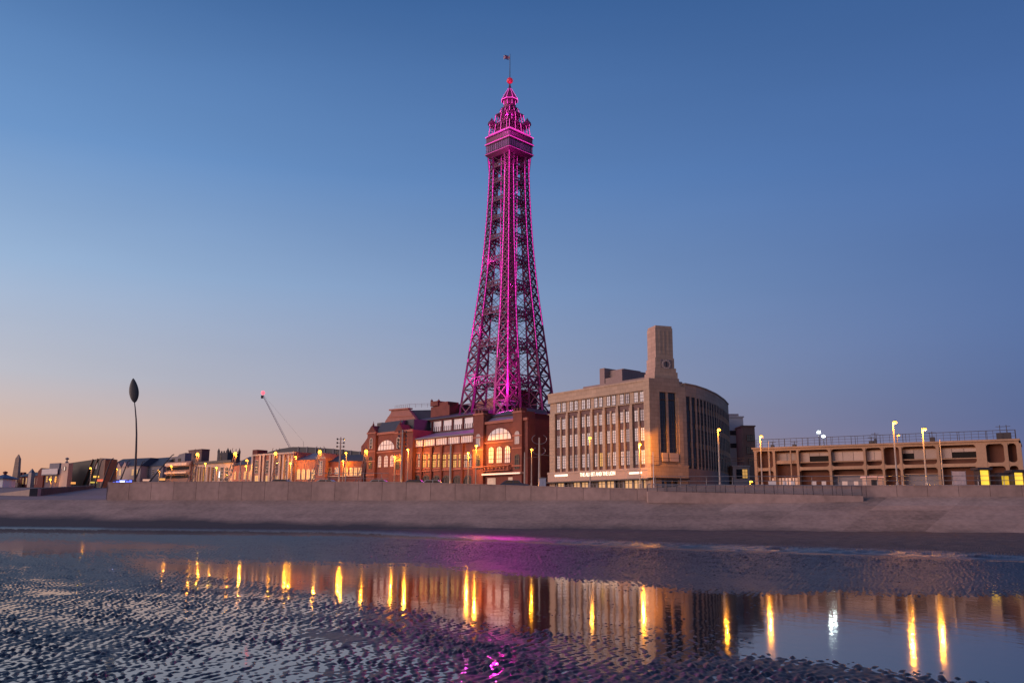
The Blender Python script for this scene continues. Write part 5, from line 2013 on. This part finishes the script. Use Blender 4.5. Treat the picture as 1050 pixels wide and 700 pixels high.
# war memorial obelisk
p = P(15.5, 498, 325); zb = zg(325)
r = empty("obelisk", (p.x, p.y, zb), "pale stone obelisk standing tall at the far left", "monument")
k = 325 / F
zt_ = P(16.5, 470, 325).z - zb; zp_ = P(16.5, 465.6, 325).z - zb
h1, h2 = 3.1 * k, 1.9 * k
MB().hexa([(-h1, -h1, 0), (h1, -h1, 0), (h1, h1, 0), (-h1, h1, 0)], [(-h2, -h2, zt_), (h2, -h2, zt_), (h2, h2, zt_), (-h2, h2, zt_)]).obj("shaft", STONE, r)
MB().hexa([(-h2, -h2, zt_ + .002), (h2, -h2, zt_ + .002), (h2, h2, zt_ + .002), (-h2, h2, zt_ + .002)], [(-.1, -.1, zp_), (.1, -.1, zp_), (.1, .1, zp_), (-.1, .1, zp_)]).obj("cap", STONE, r)
MB().box(-h1 - .8, h1 + .8, -h1 - .8, h1 + .8, 0, 1.6).obj("plinth", STONE_DK, r)
# pier-head pavilion
p = P(4, 497, 215); zb = P(4, 507, 215).z
r = empty("seaside_pavilion", (p.x, p.y, zb), "white octagonal pavilion with a blue hipped roof at the far left edge", "pavilion")
k = 215 / F
H = lambda py: P(4, py, 215).z - zb
MB().lathe([(12.5 * k, H(507)), (12.5 * k, H(500.3))], 0, 0, 8).obj("base", TIMBER, r)
MB().lathe([(10.0 * k, H(500.2)), (10.0 * k, H(491))], 0, 0, 8).obj("wall", WHITE, r)
MB().lathe([(13 * k, H(491)), (12.6 * k, H(490)), (5 * k, H(487.6)), (1.2 * k, H(486.2))], 0, 0, 8).obj("roof", mat("blue slate roof", (.07, .10, .17), .5, .15), r)
MB().lathe([(.35, H(486.2)), (.35, H(485.2)), (.6, H(484.6)), (.5, H(483.6)), (.08, H(482.8))], 0, 0, 8).obj("finial", BRICK_DK, r)
# dark timber slipway wall and pale stub
A_, B_ = P(38.5, 503, 150), P(99, 497, 200)
zA0, zA1, zB0, zB1 = P(38.5, 514, 150).z, P(38.5, 500.6, 150).z, P(99, 504, 200).z, P(99, 497.3, 200).z
n_ = Vector((-(B_ - A_).y, (B_ - A_).x, 0)).normalized() * 1.2
m = MB()
nb = 22
for i in range(nb):
    a = A_.lerp(B_, i / nb); b = A_.lerp(B_, (i + .985) / nb)
    za0, zb0 = zA0 + (zB0 - zA0) * i / nb - .6, zA0 + (zB0 - zA0) * (i + 1) / nb - .6
    za1, zb1 = zA1 + (zB1 - zA1) * i / nb, zA1 + (zB1 - zA1) * (i + 1) / nb
    m.hexa([(a.x, a.y, za0), (b.x, b.y, zb0), (b.x + n_.x, b.y + n_.y, zb0), (a.x + n_.x, a.y + n_.y, za0)],
           [(a.x, a.y, za1), (b.x, b.y, zb1), (b.x + n_.x, b.y + n_.y, zb1), (a.x + n_.x, a.y + n_.y, za1)], random.uniform(-.2, .2))
tag(m.obj("slipway_wall", TIMBER), "dark stained wall of upright boards along the slipway at left", "wall")
m = MB()
a, b = P(-20, 503, 156), P(38.3, 503, 150)
m.hexa([(a.x, a.y, P(-20, 514, 156).z), (b.x, b.y, zA0 - .5), (b.x, b.y + 1.2, zA0 - .5), (a.x, a.y + 1.2, P(-20, 514, 156).z)],
       [(a.x, a.y, P(-20, 508, 156).z), (b.x, b.y, zA1), (b.x, b.y + 1.2, zA1), (a.x, a.y + 1.2, P(-20, 508, 156).z)])
tag(m.obj("low_wall", CONC), "pale low end wall in front of the dark boarded slipway wall", "wall")

# ------------------------------------------------------------------ tower crane
p0, p1 = P(299, 462, 330), P(269.5, 405, 330)
zb = zg(330)
r = empty("tower_crane", (p0.x, p0.y, zb), "slender construction crane jib rising at a slant with a red light at its tip", "crane")
o_ = Vector((p0.x, p0.y, zb))
a, b = p0 - o_, p1 - o_
mm = MB()
ms = .55
for x, y in ((-ms, -ms), (ms, -ms), (ms, ms), (-ms, ms)):
    mm.beam((x, y + 1, 0), (x, y + 1, a.z), .12)
z = 0
while z < a.z:
    mm.beam((-ms, 1 - ms, z), (ms, 1 - ms, min(a.z, z + 1.2)), .06); mm.beam((ms, 1 - ms, z), (-ms, 1 - ms, min(a.z, z + 1.2)), .06)
    z += 1.2
mm.obj("mast", METAL_DK, r)
jb = MB()
d = (b - a).normalized(); n_ = Vector((d.z, 0, -d.x))
L_ = (b - a).length
off = [n_ * .36, n_ * -.22 + Vector((0, .35, 0)), n_ * -.22 + Vector((0, -.35, 0))]
for q_ in off:
    jb.beam(a + q_, b + q_ * .5, .06)
k = 22
for i in range(k):
    u, v = a.lerp(b, i / k), a.lerp(b, (i + 1) / k)
    jb.beam(u + off[0], v + off[1], .04); jb.beam(u + off[0], v + off[2], .04)
jb.obj("jib", mat("crane grey", (.36, .31, .33), .6), r)
jb = MB()
jb.beam(b + Vector((0, 0, .3)), a + Vector((4.2, 0, 3.5)), .022); jb.beam(a + Vector((4.2, 0, 3.5)), a + Vector((4.6, 0, 0)), .05); jb.beam(a, a + Vector((4.6, 0, -.2)), .2)
jb.obj("pendant_cable", METAL_DK, r)
MB().lathe([(.05, b.z + .1), (.55, b.z + .4), (.75, b.z + .9), (.55, b.z + 1.4), (.05, b.z + 1.7)], b.x, b.y, 10).obj("warning_light", mat("red warning glow", (1, .2, .2), .5, 0, 1, emit=(1, .09, .13), estr=2.2), r)
MB().box(b.x - .6, b.x + .2, b.y - .3, b.y + .3, b.z - 1.2, b.z - .1).obj("jib_head", METAL_DK, r)

# ------------------------------------------------------------------ tall leaf sculpture
p = P(138.5, 497, 142); zb = zg(142)
r = empty("leaf_sculpture", (p.x, p.y, zb), "very tall swaying pole with one dark oval leaf blade on top", "sculpture")
pts = []
for px, py in ((138.3, 499), (138.8, 480), (139.6, 462), (140.0, 445), (139.6, 430), (138.6, 418), (137.6, 410)):
    q_ = P(px, py, 142)
    pts.append(Vector((q_.x - p.x, q_.y - p.y, q_.z - zb)))
pts[0].z = 0
m = MB()
for i, (a, b) in enumerate(zip(pts[:-1], pts[1:])):
    ra, rb_ = .20 - .022 * i, .20 - .022 * (i + 1)
    m.beam(a, b, ra, 8, rb_)
m.obj("pole", METAL_DK, r)
lf = MB()
q0, q1 = P(138.0, 413, 142) - p, P(136.6, 387.6, 142) - p
q0.z -= zb - p.z; q1.z -= zb - p.z
ax = (q1 - q0)
nseg, nr_ = 16, 14
rings = []
for i in range(nseg + 1):
    t = i / nseg
    wd = 4.9 * 142 / F * (max(0.0, math.sin(math.pi * t ** .86))) ** .75 + .03
    c_ = q0 + ax * t
    rings.append([(c_.x + wd * math.cos(2 * math.pi * j / nr_), c_.y + .28 * wd * math.sin(2 * math.pi * j / nr_), c_.z) for j in range(nr_)])
for u, v in zip(rings[:-1], rings[1:]):
    for j in range(nr_):
        k = (j + 1) % nr_
        lf.quad(u[j], u[k], v[k], v[j])
me_o = lf.obj("leaf_blade", mat("dark leaf paint", (.02, .022, .032), .5, .2), r)

# ================================================================== STREET LIGHTING
LHEAD = {}


def bowl(rad, z0, z1, cy, cx=0.0, n=12):
    """open bottomed glass shade: closed on top, ring wall with thickness"""
    g = MB()
    pr_ = [(rad * .55, z1), (rad, z1 - (z1 - z0) * .45), (rad * .96, z0), (rad * .86, z0), (rad * .88, z1 - (z1 - z0) * .5), (rad * .5, z1 - .03)]
    base = len(g.v)
    for r_, z in pr_:
        for i in range(n):
            a = 2 * math.pi * (i + .5) / n
            g.v.append((cx + r_ * math.cos(a), cy + r_ * math.sin(a), z))
    for k in range(len(pr_) - 1):
        for i in range(n):
            j = (i + 1) % n
            g.f.append((k * n + i, k * n + j, (k + 1) * n + j, (k + 1) * n + i)); g.t.append(0.0)
    g.f.append(tuple(range(n))); g.f.append(tuple(range((len(pr_) - 1) * n, len(pr_) * n))); g.t += [0.0, 0.0]
    return g




def lamp_mesh():
    if not LHEAD:
        h = MB()
        h.hexa([(-.13, -.98, -.10), (.13, -.98, -.10), (.09, -.40, .0), (-.09, -.40, .0)], [(-.10, -.94, .04), (.10, -.94, .04), (.06, -.40, .08), (-.06, -.40, .08)])
        LHEAD['head'] = h.mesh("head", METAL)
        LHEAD['bulb'] = bowl(.27, -.36, -.101, -.72).mesh("bulb", LAMPGLOW)
    return LHEAD


def lamp(px, py, d, label, e=900.0, group="sodium street lamps on the promenade", dpx=0.0):
    """column with a short arm towards the beach; py is the photo height of its bulb"""
    lm = lamp_mesh()
    b = P(px, py, d)
    zb = zg(d)
    q_ = P(px + dpx, py, d)
    r = empty("street_lamp", (q_.x, q_.y + .9, zb), label, "street lamp", group)
    h = b.z - zb + .2
    m = MB().lathe([(.2, 0), (.2, 1.4), (.13, 1.5), (.085, h)], 0, 0, 8)
    m.obj("pole", POLE, r)
    MB().beam((0, 0, h - .08), (0, -.5, h + .03), .05, 6).obj("arm", POLE, r)
    hd = link("head", lm['head'], r, (0, 0, h))
    link("bulb", lm['bulb'], hd)
    light(r, (0, -.72, h - .50), e)
    return r


def light(par, loc, e, color=(1, .34, .022), rad=.035):
    ld = bpy.data.lights.new("lamp_light", 'POINT')
    ld.energy = e * (.68 if color[2] < .1 else 1.0); ld.color = color; ld.shadow_soft_size = rad
    o_ = bpy.data.objects.new("lamp_light", ld); COL.objects.link(o_)
    o_.parent = par; o_.location = loc
    return o_


lamp(918.2, 432.5, 121, "tallest yellow street lamp in front of the concrete arcade, far right pair's left one", 2600)
lamp(948.6, 439.5, 124, "tall yellow street lamp in front of the arcade, right of the tallest lamp", 2600)
lamp(921.6, 446, 200, "small far yellow lamp peeping over the arcade roof beside the tallest lamp", 150)
lamp(780.8, 447, 146, "yellow street lamp standing at the arcade's left corner", 2800)
lamp(737.4, 440, 142, "yellow street lamp before the dark ribbed flank of the stone store", 900)
lamp(656.2, 455, 163, "yellow street lamp glowing on the stone store beside its corner bay", 6500)
lamp(605, 448.5, 160, "yellow street lamp before the middle of the stone store's long front", 600)
lamp(545.2, 460.5, 178, "yellow street lamp before the annex between hall and store", 700)
lamp(488.2, 456.5, 200, "taller yellow lamp of the close pair at the hall's right pavilion", 3500)
lamp(480.2, 464, 205, "shorter yellow lamp of the close pair at the hall's right pavilion", 4500)
lamp(418.2, 460.5, 220, "yellow lamp before the brick hall right of the tall floodlit mast", 3500)
lamp(404.6, 468, 228, "yellow lamp before the left pavilion of the brick hall", 2500)
lamp(354.6, 464, 232, "taller yellow lamp of the pair before the lit pub", 1100)
lamp(351.6, 472.3, 241, "shorter yellow lamp of the pair before the lit pub", 2600)
lamp(303, 468, 244, "tall bright yellow lamp between the pilastered theatre and the brick shop", 1500)
lamp(297.6, 474.5, 247, "shorter yellow lamp just left of the brick shop", 1500)
lamp(253, 471.5, 255, "taller yellow lamp before the orange lit brick row", 900)
lamp(252, 477.5, 262, "shorter yellow lamp before the orange lit brick row", 1700)
lamp(210.2, 474.8, 270, "yellow lamp before the left half of the colonnaded bank", 1800)
lamp(221.6, 479, 273, "yellow lamp before the right half of the colonnaded bank", 1500)
lamp(175.2, 477.5, 282, "yellow lamp before the terraced hotel's left end", 900)
lamp(162.5, 482, 290, "yellow lamp before the grey mansard house", 900)
lamp(119, 480.5, 290, "yellow lamp before the pale house row", 900)
lamp(92.5, 479.6, 280, "orange lamp before the dark wedge shaped building", 900)
lamp(51, 491, 292, "left low lamp under the seafront annex", 500, dpx=.2)
lamp(57, 492.5, 294, "right low lamp under the seafront annex", 500)
lamp(770.4, 493.2, 168, "low orange lamp in the gap left of the arcade", 300)


def flood_lamp(px, py, d, label):
    b = P(px, py, d); zb = zg(d)
    r = empty("floodlight_mast", (b.x, b.y, zb), label, "floodlight", "white floodlights behind the arcade")
    h = b.z - zb
    MB().lathe([(.2, 0), (.1, h - .3)], 0, 0, 8).obj("pole", POLE, r)
    hd = MB().box(-.2, .2, -.2, .2, h + .25, h + .38).obj("head", METAL_DK, r)
    bowl(.36, h - .2, h + .249, 0).obj("bulb", FLOODGLOW, hd)
    light(r, (0, 0, h - .165), 250, (.85, 1, .95))


flood_lamp(839.5, 442.8, 205, "taller white floodlight above the arcade roof")
flood_lamp(844.4, 447.0, 212, "shorter white floodlight above the arcade roof")


def leaning_lamp(base, top, d, label, e=700, bulb=(0, 0)):
    """slanting lattice column of two tapering tubes carrying a lamp and a curled crest"""
    p = P(base[0], base[1], d); t_ = P(top[0], top[1], d)
    zb = zg(d)
    # continue the slant down to the pavement
    k = (p.z - zb) / max(.1, (t_.z - p.z))
    fx = p.x - (t_.x - p.x) * k
    r = empty("leaning_lamp", (fx, p.y, zb), label, "street lamp", "leaning lattice lamps")
    top_ = Vector((t_.x - fx, 0, t_.z - zb))
    n_ = Vector((top_.z, 0, -top_.x)).normalized()
    m = MB()
    w0, w1 = .75, .30
    bow = n_ * .5
    prev = None
    for i in range(11):
        t = i / 10
        c = top_ * t + bow * math.sin(math.pi * t)
        wd = w0 + (w1 - w0) * t
        cur = (c + n_ * wd, c - n_ * wd, c + Vector((0, wd * 1.2, 0)))
        if prev:
            for a, b in zip(prev, cur):
                m.beam(a, b, .085)
            m.beam(prev[0], cur[1], .05); m.beam(prev[1], cur[2], .05); m.beam(prev[2], cur[0], .05)
        prev = cur
    m.obj("lattice_column", mat("leaning lamp paint", (.17, .13, .15), .5, .15, .8, metallic=.2), r)
    cr = MB()
    for sgn in (-1, 1):
        pts = [top_ + Vector((sgn * (.15 + .85 * math.sin(a)), 0, .35 + .62 * (1 - math.cos(a)))) for a in np.linspace(0, 2.3, 8)]
        cr.path(pts, .07, 5)
    cr.beam(top_, top_ + Vector((0, 0, 1.2)), .09, 6)
    cr.obj("crest", METAL_DK, r)
    bl = Vector((bulb[0], -.5, bulb[1])) + top_
    bowl(.36, bl.z - .3, bl.z + .3, bl.y, bl.x).obj("bulb", LAMPGLOW, r)
    light(r, (bl.x, bl.y, bl.z - .42), e)
    return r


leaning_lamp((192.5, 495), (203.2, 465.5), 236, "leaning lattice lamp before the terraced hotel and brown flats", 700)
leaning_lamp((229.5, 495), (241.8, 464.8), 228, "leaning lattice lamp before the colonnaded bank", 700)
leaning_lamp((278.5, 495), (283, 464.5), 240, "nearly upright lattice lamp before the pilastered theatre", 600)
leaning_lamp((317, 495), (328.3, 463), 222, "leaning lattice lamp before the gabled portal", 600)
leaning_lamp((364.5, 496), (375.8, 462.5), 212, "leaning lattice lamp at the left corner of the brick hall", 700)


def pole(px, py, d, label, kind=0, e=0, name="bare_mast", rad=.16, group=None, m=POLE, lean=0.0):
    t_ = P(px, py, d); zb = zg(d)
    r = empty(name, (t_.x, t_.y, zb), label, "mast", group)
    h = t_.z - zb
    MB().beam((-lean, 0, 0), (0, 0, h), rad * 1.2, 8, rad * .7).obj("pole", m, r)
    if kind == 1:                                         # rows of short lamp brackets near the top
        b = MB()
        for i in range(5):
            z = h - .5 - i * .9
            b.beam((-.9 + .1 * i, 0, z), (.9 - .1 * i, 0, z), .05, 5)
            for s_ in (-1, 1):
                b.box(s_ * .8 - .16, s_ * .8 + .16, -.16, .16, z - .2, z + .25)
        b.obj("brackets", METAL_DK, r)
    if kind == 2:                                         # curled ornamental arms
        b = MB()
        for s_ in (-1, 1):
            for zz_, k in ((h - 1.2, 1.0), (h - 3.2, .8)):
                b.path([Vector((s_ * (.1 + 1.3 * k * math.sin(a)), 0, zz_ + .9 * k * (1 - math.cos(a)))) for a in np.linspace(0, 2.6, 8)], .05, 5)
        b.obj("curled_arms", METAL, r)
    if e:
        MB().lathe([(.2, 0), (.3, .2), (.3, .5)], .0, -.9, 8).obj("uplight", METAL_DK, r)
        light(r, (0, -.9, .62), e)
    return r


pole(413, 440.5, 196, "tall mast lit yellow before the brick hall's left pavilion", 1, 420, rad=.22)
pole(349.5, 448, 214, "tall mast with bracketed lamps, lit yellow, before the lit pub", 1, 420, rad=.22)
pole(462.4, 455, 176, "pale tall mast before the middle of the brick hall", 0, 160, rad=.22)
pole(553, 448.5, 166, "tall mast with curled arms before the gap beside the stone store", 2, 240, rad=.20)
pole(538, 463.5, 172, "plain slim mast just left of the curled arm mast", 0, 0, rad=.16)
pole(294.6, 469.5, 236, "short yellow lit mast before the pilastered theatre's right end", 0, 500, rad=.2)
pole(247, 472, 240, "short yellow lit mast before the orange lit brick row", 0, 500, rad=.2)
pole(963.5, 450.5, 126, "slim mast without a lamp right of the arcade's lamp pair", 0, 0, rad=.09)
pole(669.5, 463, 150, "slim pale pole before the store's corner bay", 0, 0, rad=.07, m=WHITE)
pole(788, 452, 150, "slim mast beside the arcade's left corner lamp", 0, 0, rad=.06)
g_ = "slanting poles by the slipway"
for i, (b, t_, lb) in enumerate((((96, 502), (104, 472), "leftmost slanting dark pole by the slipway"),
                                 ((103, 502), (114, 471), "second slanting dark pole by the slipway, crossing the museum's end bay"),
                                 ((110, 500), (121, 474), "third slanting dark pole, rising at the wall's left end"),
                                 ((122, 496), (131, 473), "slanting dark pole before the pale gabled houses"),
                                 ((137, 496), (146, 473.5), "slanting dark pole just right of the leaf sculpture's foot"),
                                 ((164, 481), (176, 467), "slanting dark pole before the terraced hotel"))):
    A_, B_ = P(b[0], b[1], 190), P(t_[0], t_[1], 190)
    zb = zg(190)
    k = (A_.z - zb) / (B_.z - A_.z)
    fx = A_.x - (B_.x - A_.x) * k
    r = empty("slanting_pole", (fx, A_.y, zb), lb, "pole", g_)
    MB().beam((0, 0, 0), (B_.x - fx, 0, B_.z - zb), .22, 6, .10).obj("pole", METAL_DK, r)
    MB().beam((B_.x - fx, 0, B_.z - zb), (B_.x - fx + .5, 0, B_.z - zb + .3), .1, 6).obj("tip", METAL_DK, r)

# blue lit fountain kiosk on the left
p = P(125.5, 496.5, 150); zb = zg(150)
r = empty("blue_lit_kiosk", (p.x, p.y, zb), "low kiosk glowing electric blue behind the wall's left end", "kiosk")
MB().box(-1.7, 1.7, 0, 1.5, 0, P(125, 491.5, 150).z - zb).obj("body", METAL_DK, r)
BL = mat("electric blue light", (.1, .1, .8), .5, 0, 1, emit=(.10, .16, 1), estr=2.4)
zz_ = P(125, 495, 150).z - zb
m = MB()
for i in range(6):
    m.box(-1.6 + i * .55, -1.2 + i * .55, -.12, -.005, zz_ - .35, zz_ + .3 * (1 + (i % 3)) * .5)
m.obj("lit_panel", BL, r)
MB().box(-.4, .4, -.16, -.121, zz_ - .3, zz_ + .4).obj("bright_panel", mat("bright blue light", (.4, .4, .9), .5, 0, 1, emit=(.45, .55, 1), estr=3.5), r)
light(r, (0, -1.0, zz_ + .5), 120, (.15, .2, 1))

# ------------------------------------------------------------------ promenade railings, wires, bins, parked cars
def railing(name, label, pts, h, step, m, rails=(1.0, .66, .33), barstep=None):
    c = pts[0]
    r = empty(name, tuple(c), label, "railing")
    P_ = [p - c for p in pts]
    L_ = sum((b - a).length for a, b in zip(P_[:-1], P_[1:]))
    ra, po = MB(), MB()
    up_ = Vector((0, 0, h))
    for f_ in rails:
        ra.path([p + up_ * f_ for p in P_], .035, 5)
    for q_ in resample(P_, step):
        MB().path([q_, q_ + up_ * .6, q_ + up_ * .9 + Vector((0, -.06, 0)), q_ + up_ + Vector((0, -.16, 0))], .045, 5).obj("post", m, r)
    ra.obj("rail", m, r)
    return r


pr = [P(x, 498, np.interp(x, [q_[0] for q_ in WALL], [q_[1] for q_ in WALL]) + 2.2) for x in range(900, 1075, 20)]
for q_ in pr:
    q_.z = zg(q_.y) + .25
railing("promenade_railing", "steel promenade railing with curved posts in front of the arcade", pr, 1.75, 3.0, METAL)
pr = [P(x, 498, np.interp(x, [q_[0] for q_ in WALL], [q_[1] for q_ in WALL]) + 3.0) for x in range(672, 900, 20)]
for q_ in pr:
    q_.z = zg(q_.y) + .25
railing("promenade_railing", "long steel promenade railing behind the curved guard rail, left of the arcade's", pr, 1.8, 3.4, METAL)
pr = [P(x, 498, np.interp(x, [q_[0] for q_ in WALL], [q_[1] for q_ in WALL]) + 14) for x in range(318, 402, 10)]
for q_ in pr:
    q_.z = zg(q_.y) + .9
railing("promenade_railing", "pale far railing along the promenade before the lit pub and the hall's left end", pr, 1.7, 3.0, METAL, rails=(1.0, .5))
# bollards and shelters before the arcade: pale upright panels
for i, (px, w_, lb) in enumerate(((792, .9, "leftmost pale windbreak panel before the arcade"), (805, .45, "slim pale panel, second from left before the arcade"),
                                  (813, .45, "slim pale panel, third from left before the arcade"), (835, .5, "pale panel before the arcade's wide left opening"),
                                  (845, .5, "pale panel right beside the arcade's left opening column"), (866.5, .6, "pale panel before the arcade's middle opening"),
                                  (878, .5, "pale panel left of the tiny shop front before the arcade"))):
    q_ = P(px, 497, 131); zb = zg(131)
    w_ *= .6
    r = empty("windbreak_panel", (q_.x, q_.y, zb), lb, "windbreak", "pale windbreak panels on the promenade")
    MB().box(-w_, w_, -.05, .05, .25, P(px, 493.2, 131).z - zb).obj("panel", WHITE, r)
    MB().box(-w_, -w_ + .1, -.06, .06, 0, .249).box(w_ - .1, w_, -.06, .06, 0, .249).obj("foot", METAL, r)
q_ = P(897, 497, 134); zb = zg(134)
r = empty("ticket_booth", (q_.x, q_.y, zb), "small pinkish lit booth with dark window before the arcade", "booth")
h_ = P(897, 489.5, 134).z - zb
MB().box(-1.2, 1.2, 0, 1.6, 0, h_).obj("body", CREAM, r)
MB().box(-1.4, 1.4, -.2, 1.8, h_, h_ + .25).obj("roof", mat("pale pink lit roof", (.6, .4, .38), .6, .1, emit=(1, .5, .4), estr=.15), r)
MB().box(-.5, .4, -.05, -.005, .9, h_ - .3).obj("window", GLASS, r)


def wire(a, b, d0, d1, sag, label):
    A_, B_ = P(a[0], a[1], d0), P(b[0], b[1], d1)
    r = []
    for i in range(15):
        t = i / 14
        q_ = A_.lerp(B_, t)
        q_.z -= sag * 4 * t * (1 - t)
        r.append(q_ - A_)
    o_ = MB().path(r, .028, 4).obj("tram_wire", METAL_DK, None, A_)
    tag(o_, label, "overhead wire", "tram wires over the promenade")


wire((553.2, 466), (669.5, 467.5), 166, 150, .35, "tram wire from the curled arm mast to the slim pale pole before the store")
wire((669.5, 468.5), (788, 468), 150, 150, .35, "tram wire from the slim pale pole to the mast at the arcade's corner")
wire((669.5, 472.5), (788, 470.5), 150, 150, .3, "lower tram wire crossing before the store's dark flank")
wire((462.4, 470), (553, 468), 176, 166, .3, "tram wire before the brick hall from the pale mast to the curled arm mast")


def car(px, d, label, body_m, L_=4.3):
    q_ = P(px, 497, d); zb = zg(d)
    r = empty("parked_car", (q_.x, q_.y, zb), label, "car", "cars parked behind the sea wall", math.radians(-6))
    pr_ = [(-2.1, .35), (2.1, .35), (2.12, .75), (1.95, .92), (1.1, 1.0), (.55, 1.46), (-1.2, 1.48), (-1.9, 1.0), (-2.12, .85)]
    k = L_ / 4.3
    pr_ = [(x * k, z) for x, z in pr_]
    MB().extrude(pr_, -.85, .85).obj("body", body_m, r)
    for x0_, x1_, x2_, x3_ in ((-1.55, -.25, -.25, -1.12), (-.13, .88, .45, -.13)):
        MB().extrude([(x0_ * k, 1.03), (x1_ * k, 1.03), (x2_ * k, 1.40), (x3_ * k, 1.40)], -.862, .862).obj("window", GLASS, r)
    for x in (-1.3 * k, 1.35 * k):
        for y in (-.80, .80):
            w_ = MB()
            rg = [[(x + rad * math.cos(2 * math.pi * j / 14), yy, .33 + rad * math.sin(2 * math.pi * j / 14)) for j in range(14)] for yy, rad in ((y - .1, .33), (y + .1, .33))]
            w_.hexa(rg[0], rg[1])
            w_.obj("wheel", METAL_DK, r)
    return r


SILVER = mat("silver car paint", (.30, .31, .34), .3, .05, metallic=.5)
NAVY = mat("dark blue car paint", (.03, .04, .08), .3, .05)
for px, d, lb, m_ in ((291, 136, "dark blue parked car before the pilastered theatre", NAVY), (337, 134.5, "silver parked car before the lit pub", SILVER),
                      (391, 133, "silver parked car before the brick hall's left pavilion", SILVER), (428, 132, "dark blue parked car right of the yellow lit mast", NAVY),
                      (446, 131.5, "silver parked car left of the pale tall mast before the brick hall", SILVER), (528, 128.5, "dark blue parked car before the lit shop fronts of the hall", NAVY)):
    car(px, d, lb, m_)
# utility boxes beside the curled arm mast
q_ = P(556.5, 497, 160); zb = zg(160)
r = empty("utility_cabinet", (q_.x, q_.y, zb), "pale blue grey utility cabinet beside the curled arm mast", "cabinet")
h_ = P(556.5, 490, 160).z - zb
MB().box(-.6, .6, 0, .9, 0, h_).obj("body", mat("pale blue enamel", (.34, .36, .44), .5), r)
MB().box(-.68, .68, -.08, .98, h_, h_ + .12).obj("lid", GREY, r)
MB().box(-.52, -.02, -.04, -.003, .3, h_ - .2).box(.02, .52, -.04, -.003, .3, h_ - .2).obj("door", mat("pale blue enamel", (.34, .36, .44)), r)


# ------------------------------------------------------------------ lit amusement signs and small street things at the left
def lit_board(px, py0, py1, w_px, d, label, col, estr, frame=METAL_DK):
    p = P(px, 497, d); zb = zg(d)
    r = empty("lit_sign", (p.x, p.y, zb), label, "sign", "lit signs on the far promenade")
    z0, z1 = P(px, py1, d).z - zb, P(px, py0, d).z - zb
    hw = w_px / 2 * d / F
    MB().beam((0, .2, 0), (0, .2, z1), .09, 6).obj("post", frame, r)
    MB().box(-hw - .1, hw + .1, -.05, .1, z0 - .1, z1 + .1).obj("frame", frame, r)
    m = MB()
    n = max(1, int(w_px))
    for i in range(n):
        m.box(-hw + 2 * hw * i / n + .03, -hw + 2 * hw * (i + 1) / n - .03, -.12, -.051, z0, z1, 0)
    m.obj("lit_face", mat("sign glow %d %d %d" % tuple(int(c * 100) for c in col), (.5, .4, .2), .5, .1, 1, emit=col, estr=estr), r)


lit_board(98, 487.5, 489.5, 6, 262, "yellow lit sign board before the wedge shaped building's end", (1, .5, .04), 1.3)
lit_board(101.5, 491, 493.5, 8, 255, "low red lit sign strip before the wedge shaped building", (1, .08, .02), .9)
lit_board(96, 493.6, 495, 7, 250, "lowest yellow green sign strip before the wedge shaped building", (.8, .6, .05), .8)
lit_board(75, 494, 496, 5, 262, "small orange lit sign strip left of the slipway poles", (1, .35, .05), 1.0)
lit_board(150, 491, 493, 8, 262, "pale pink lit sign strip before the grey mansard house", (1, .5, .4), .6)
lit_board(166, 490, 492.4, 6, 262, "orange lit sign strip before the terraced hotel", (1, .4, .08), .8)
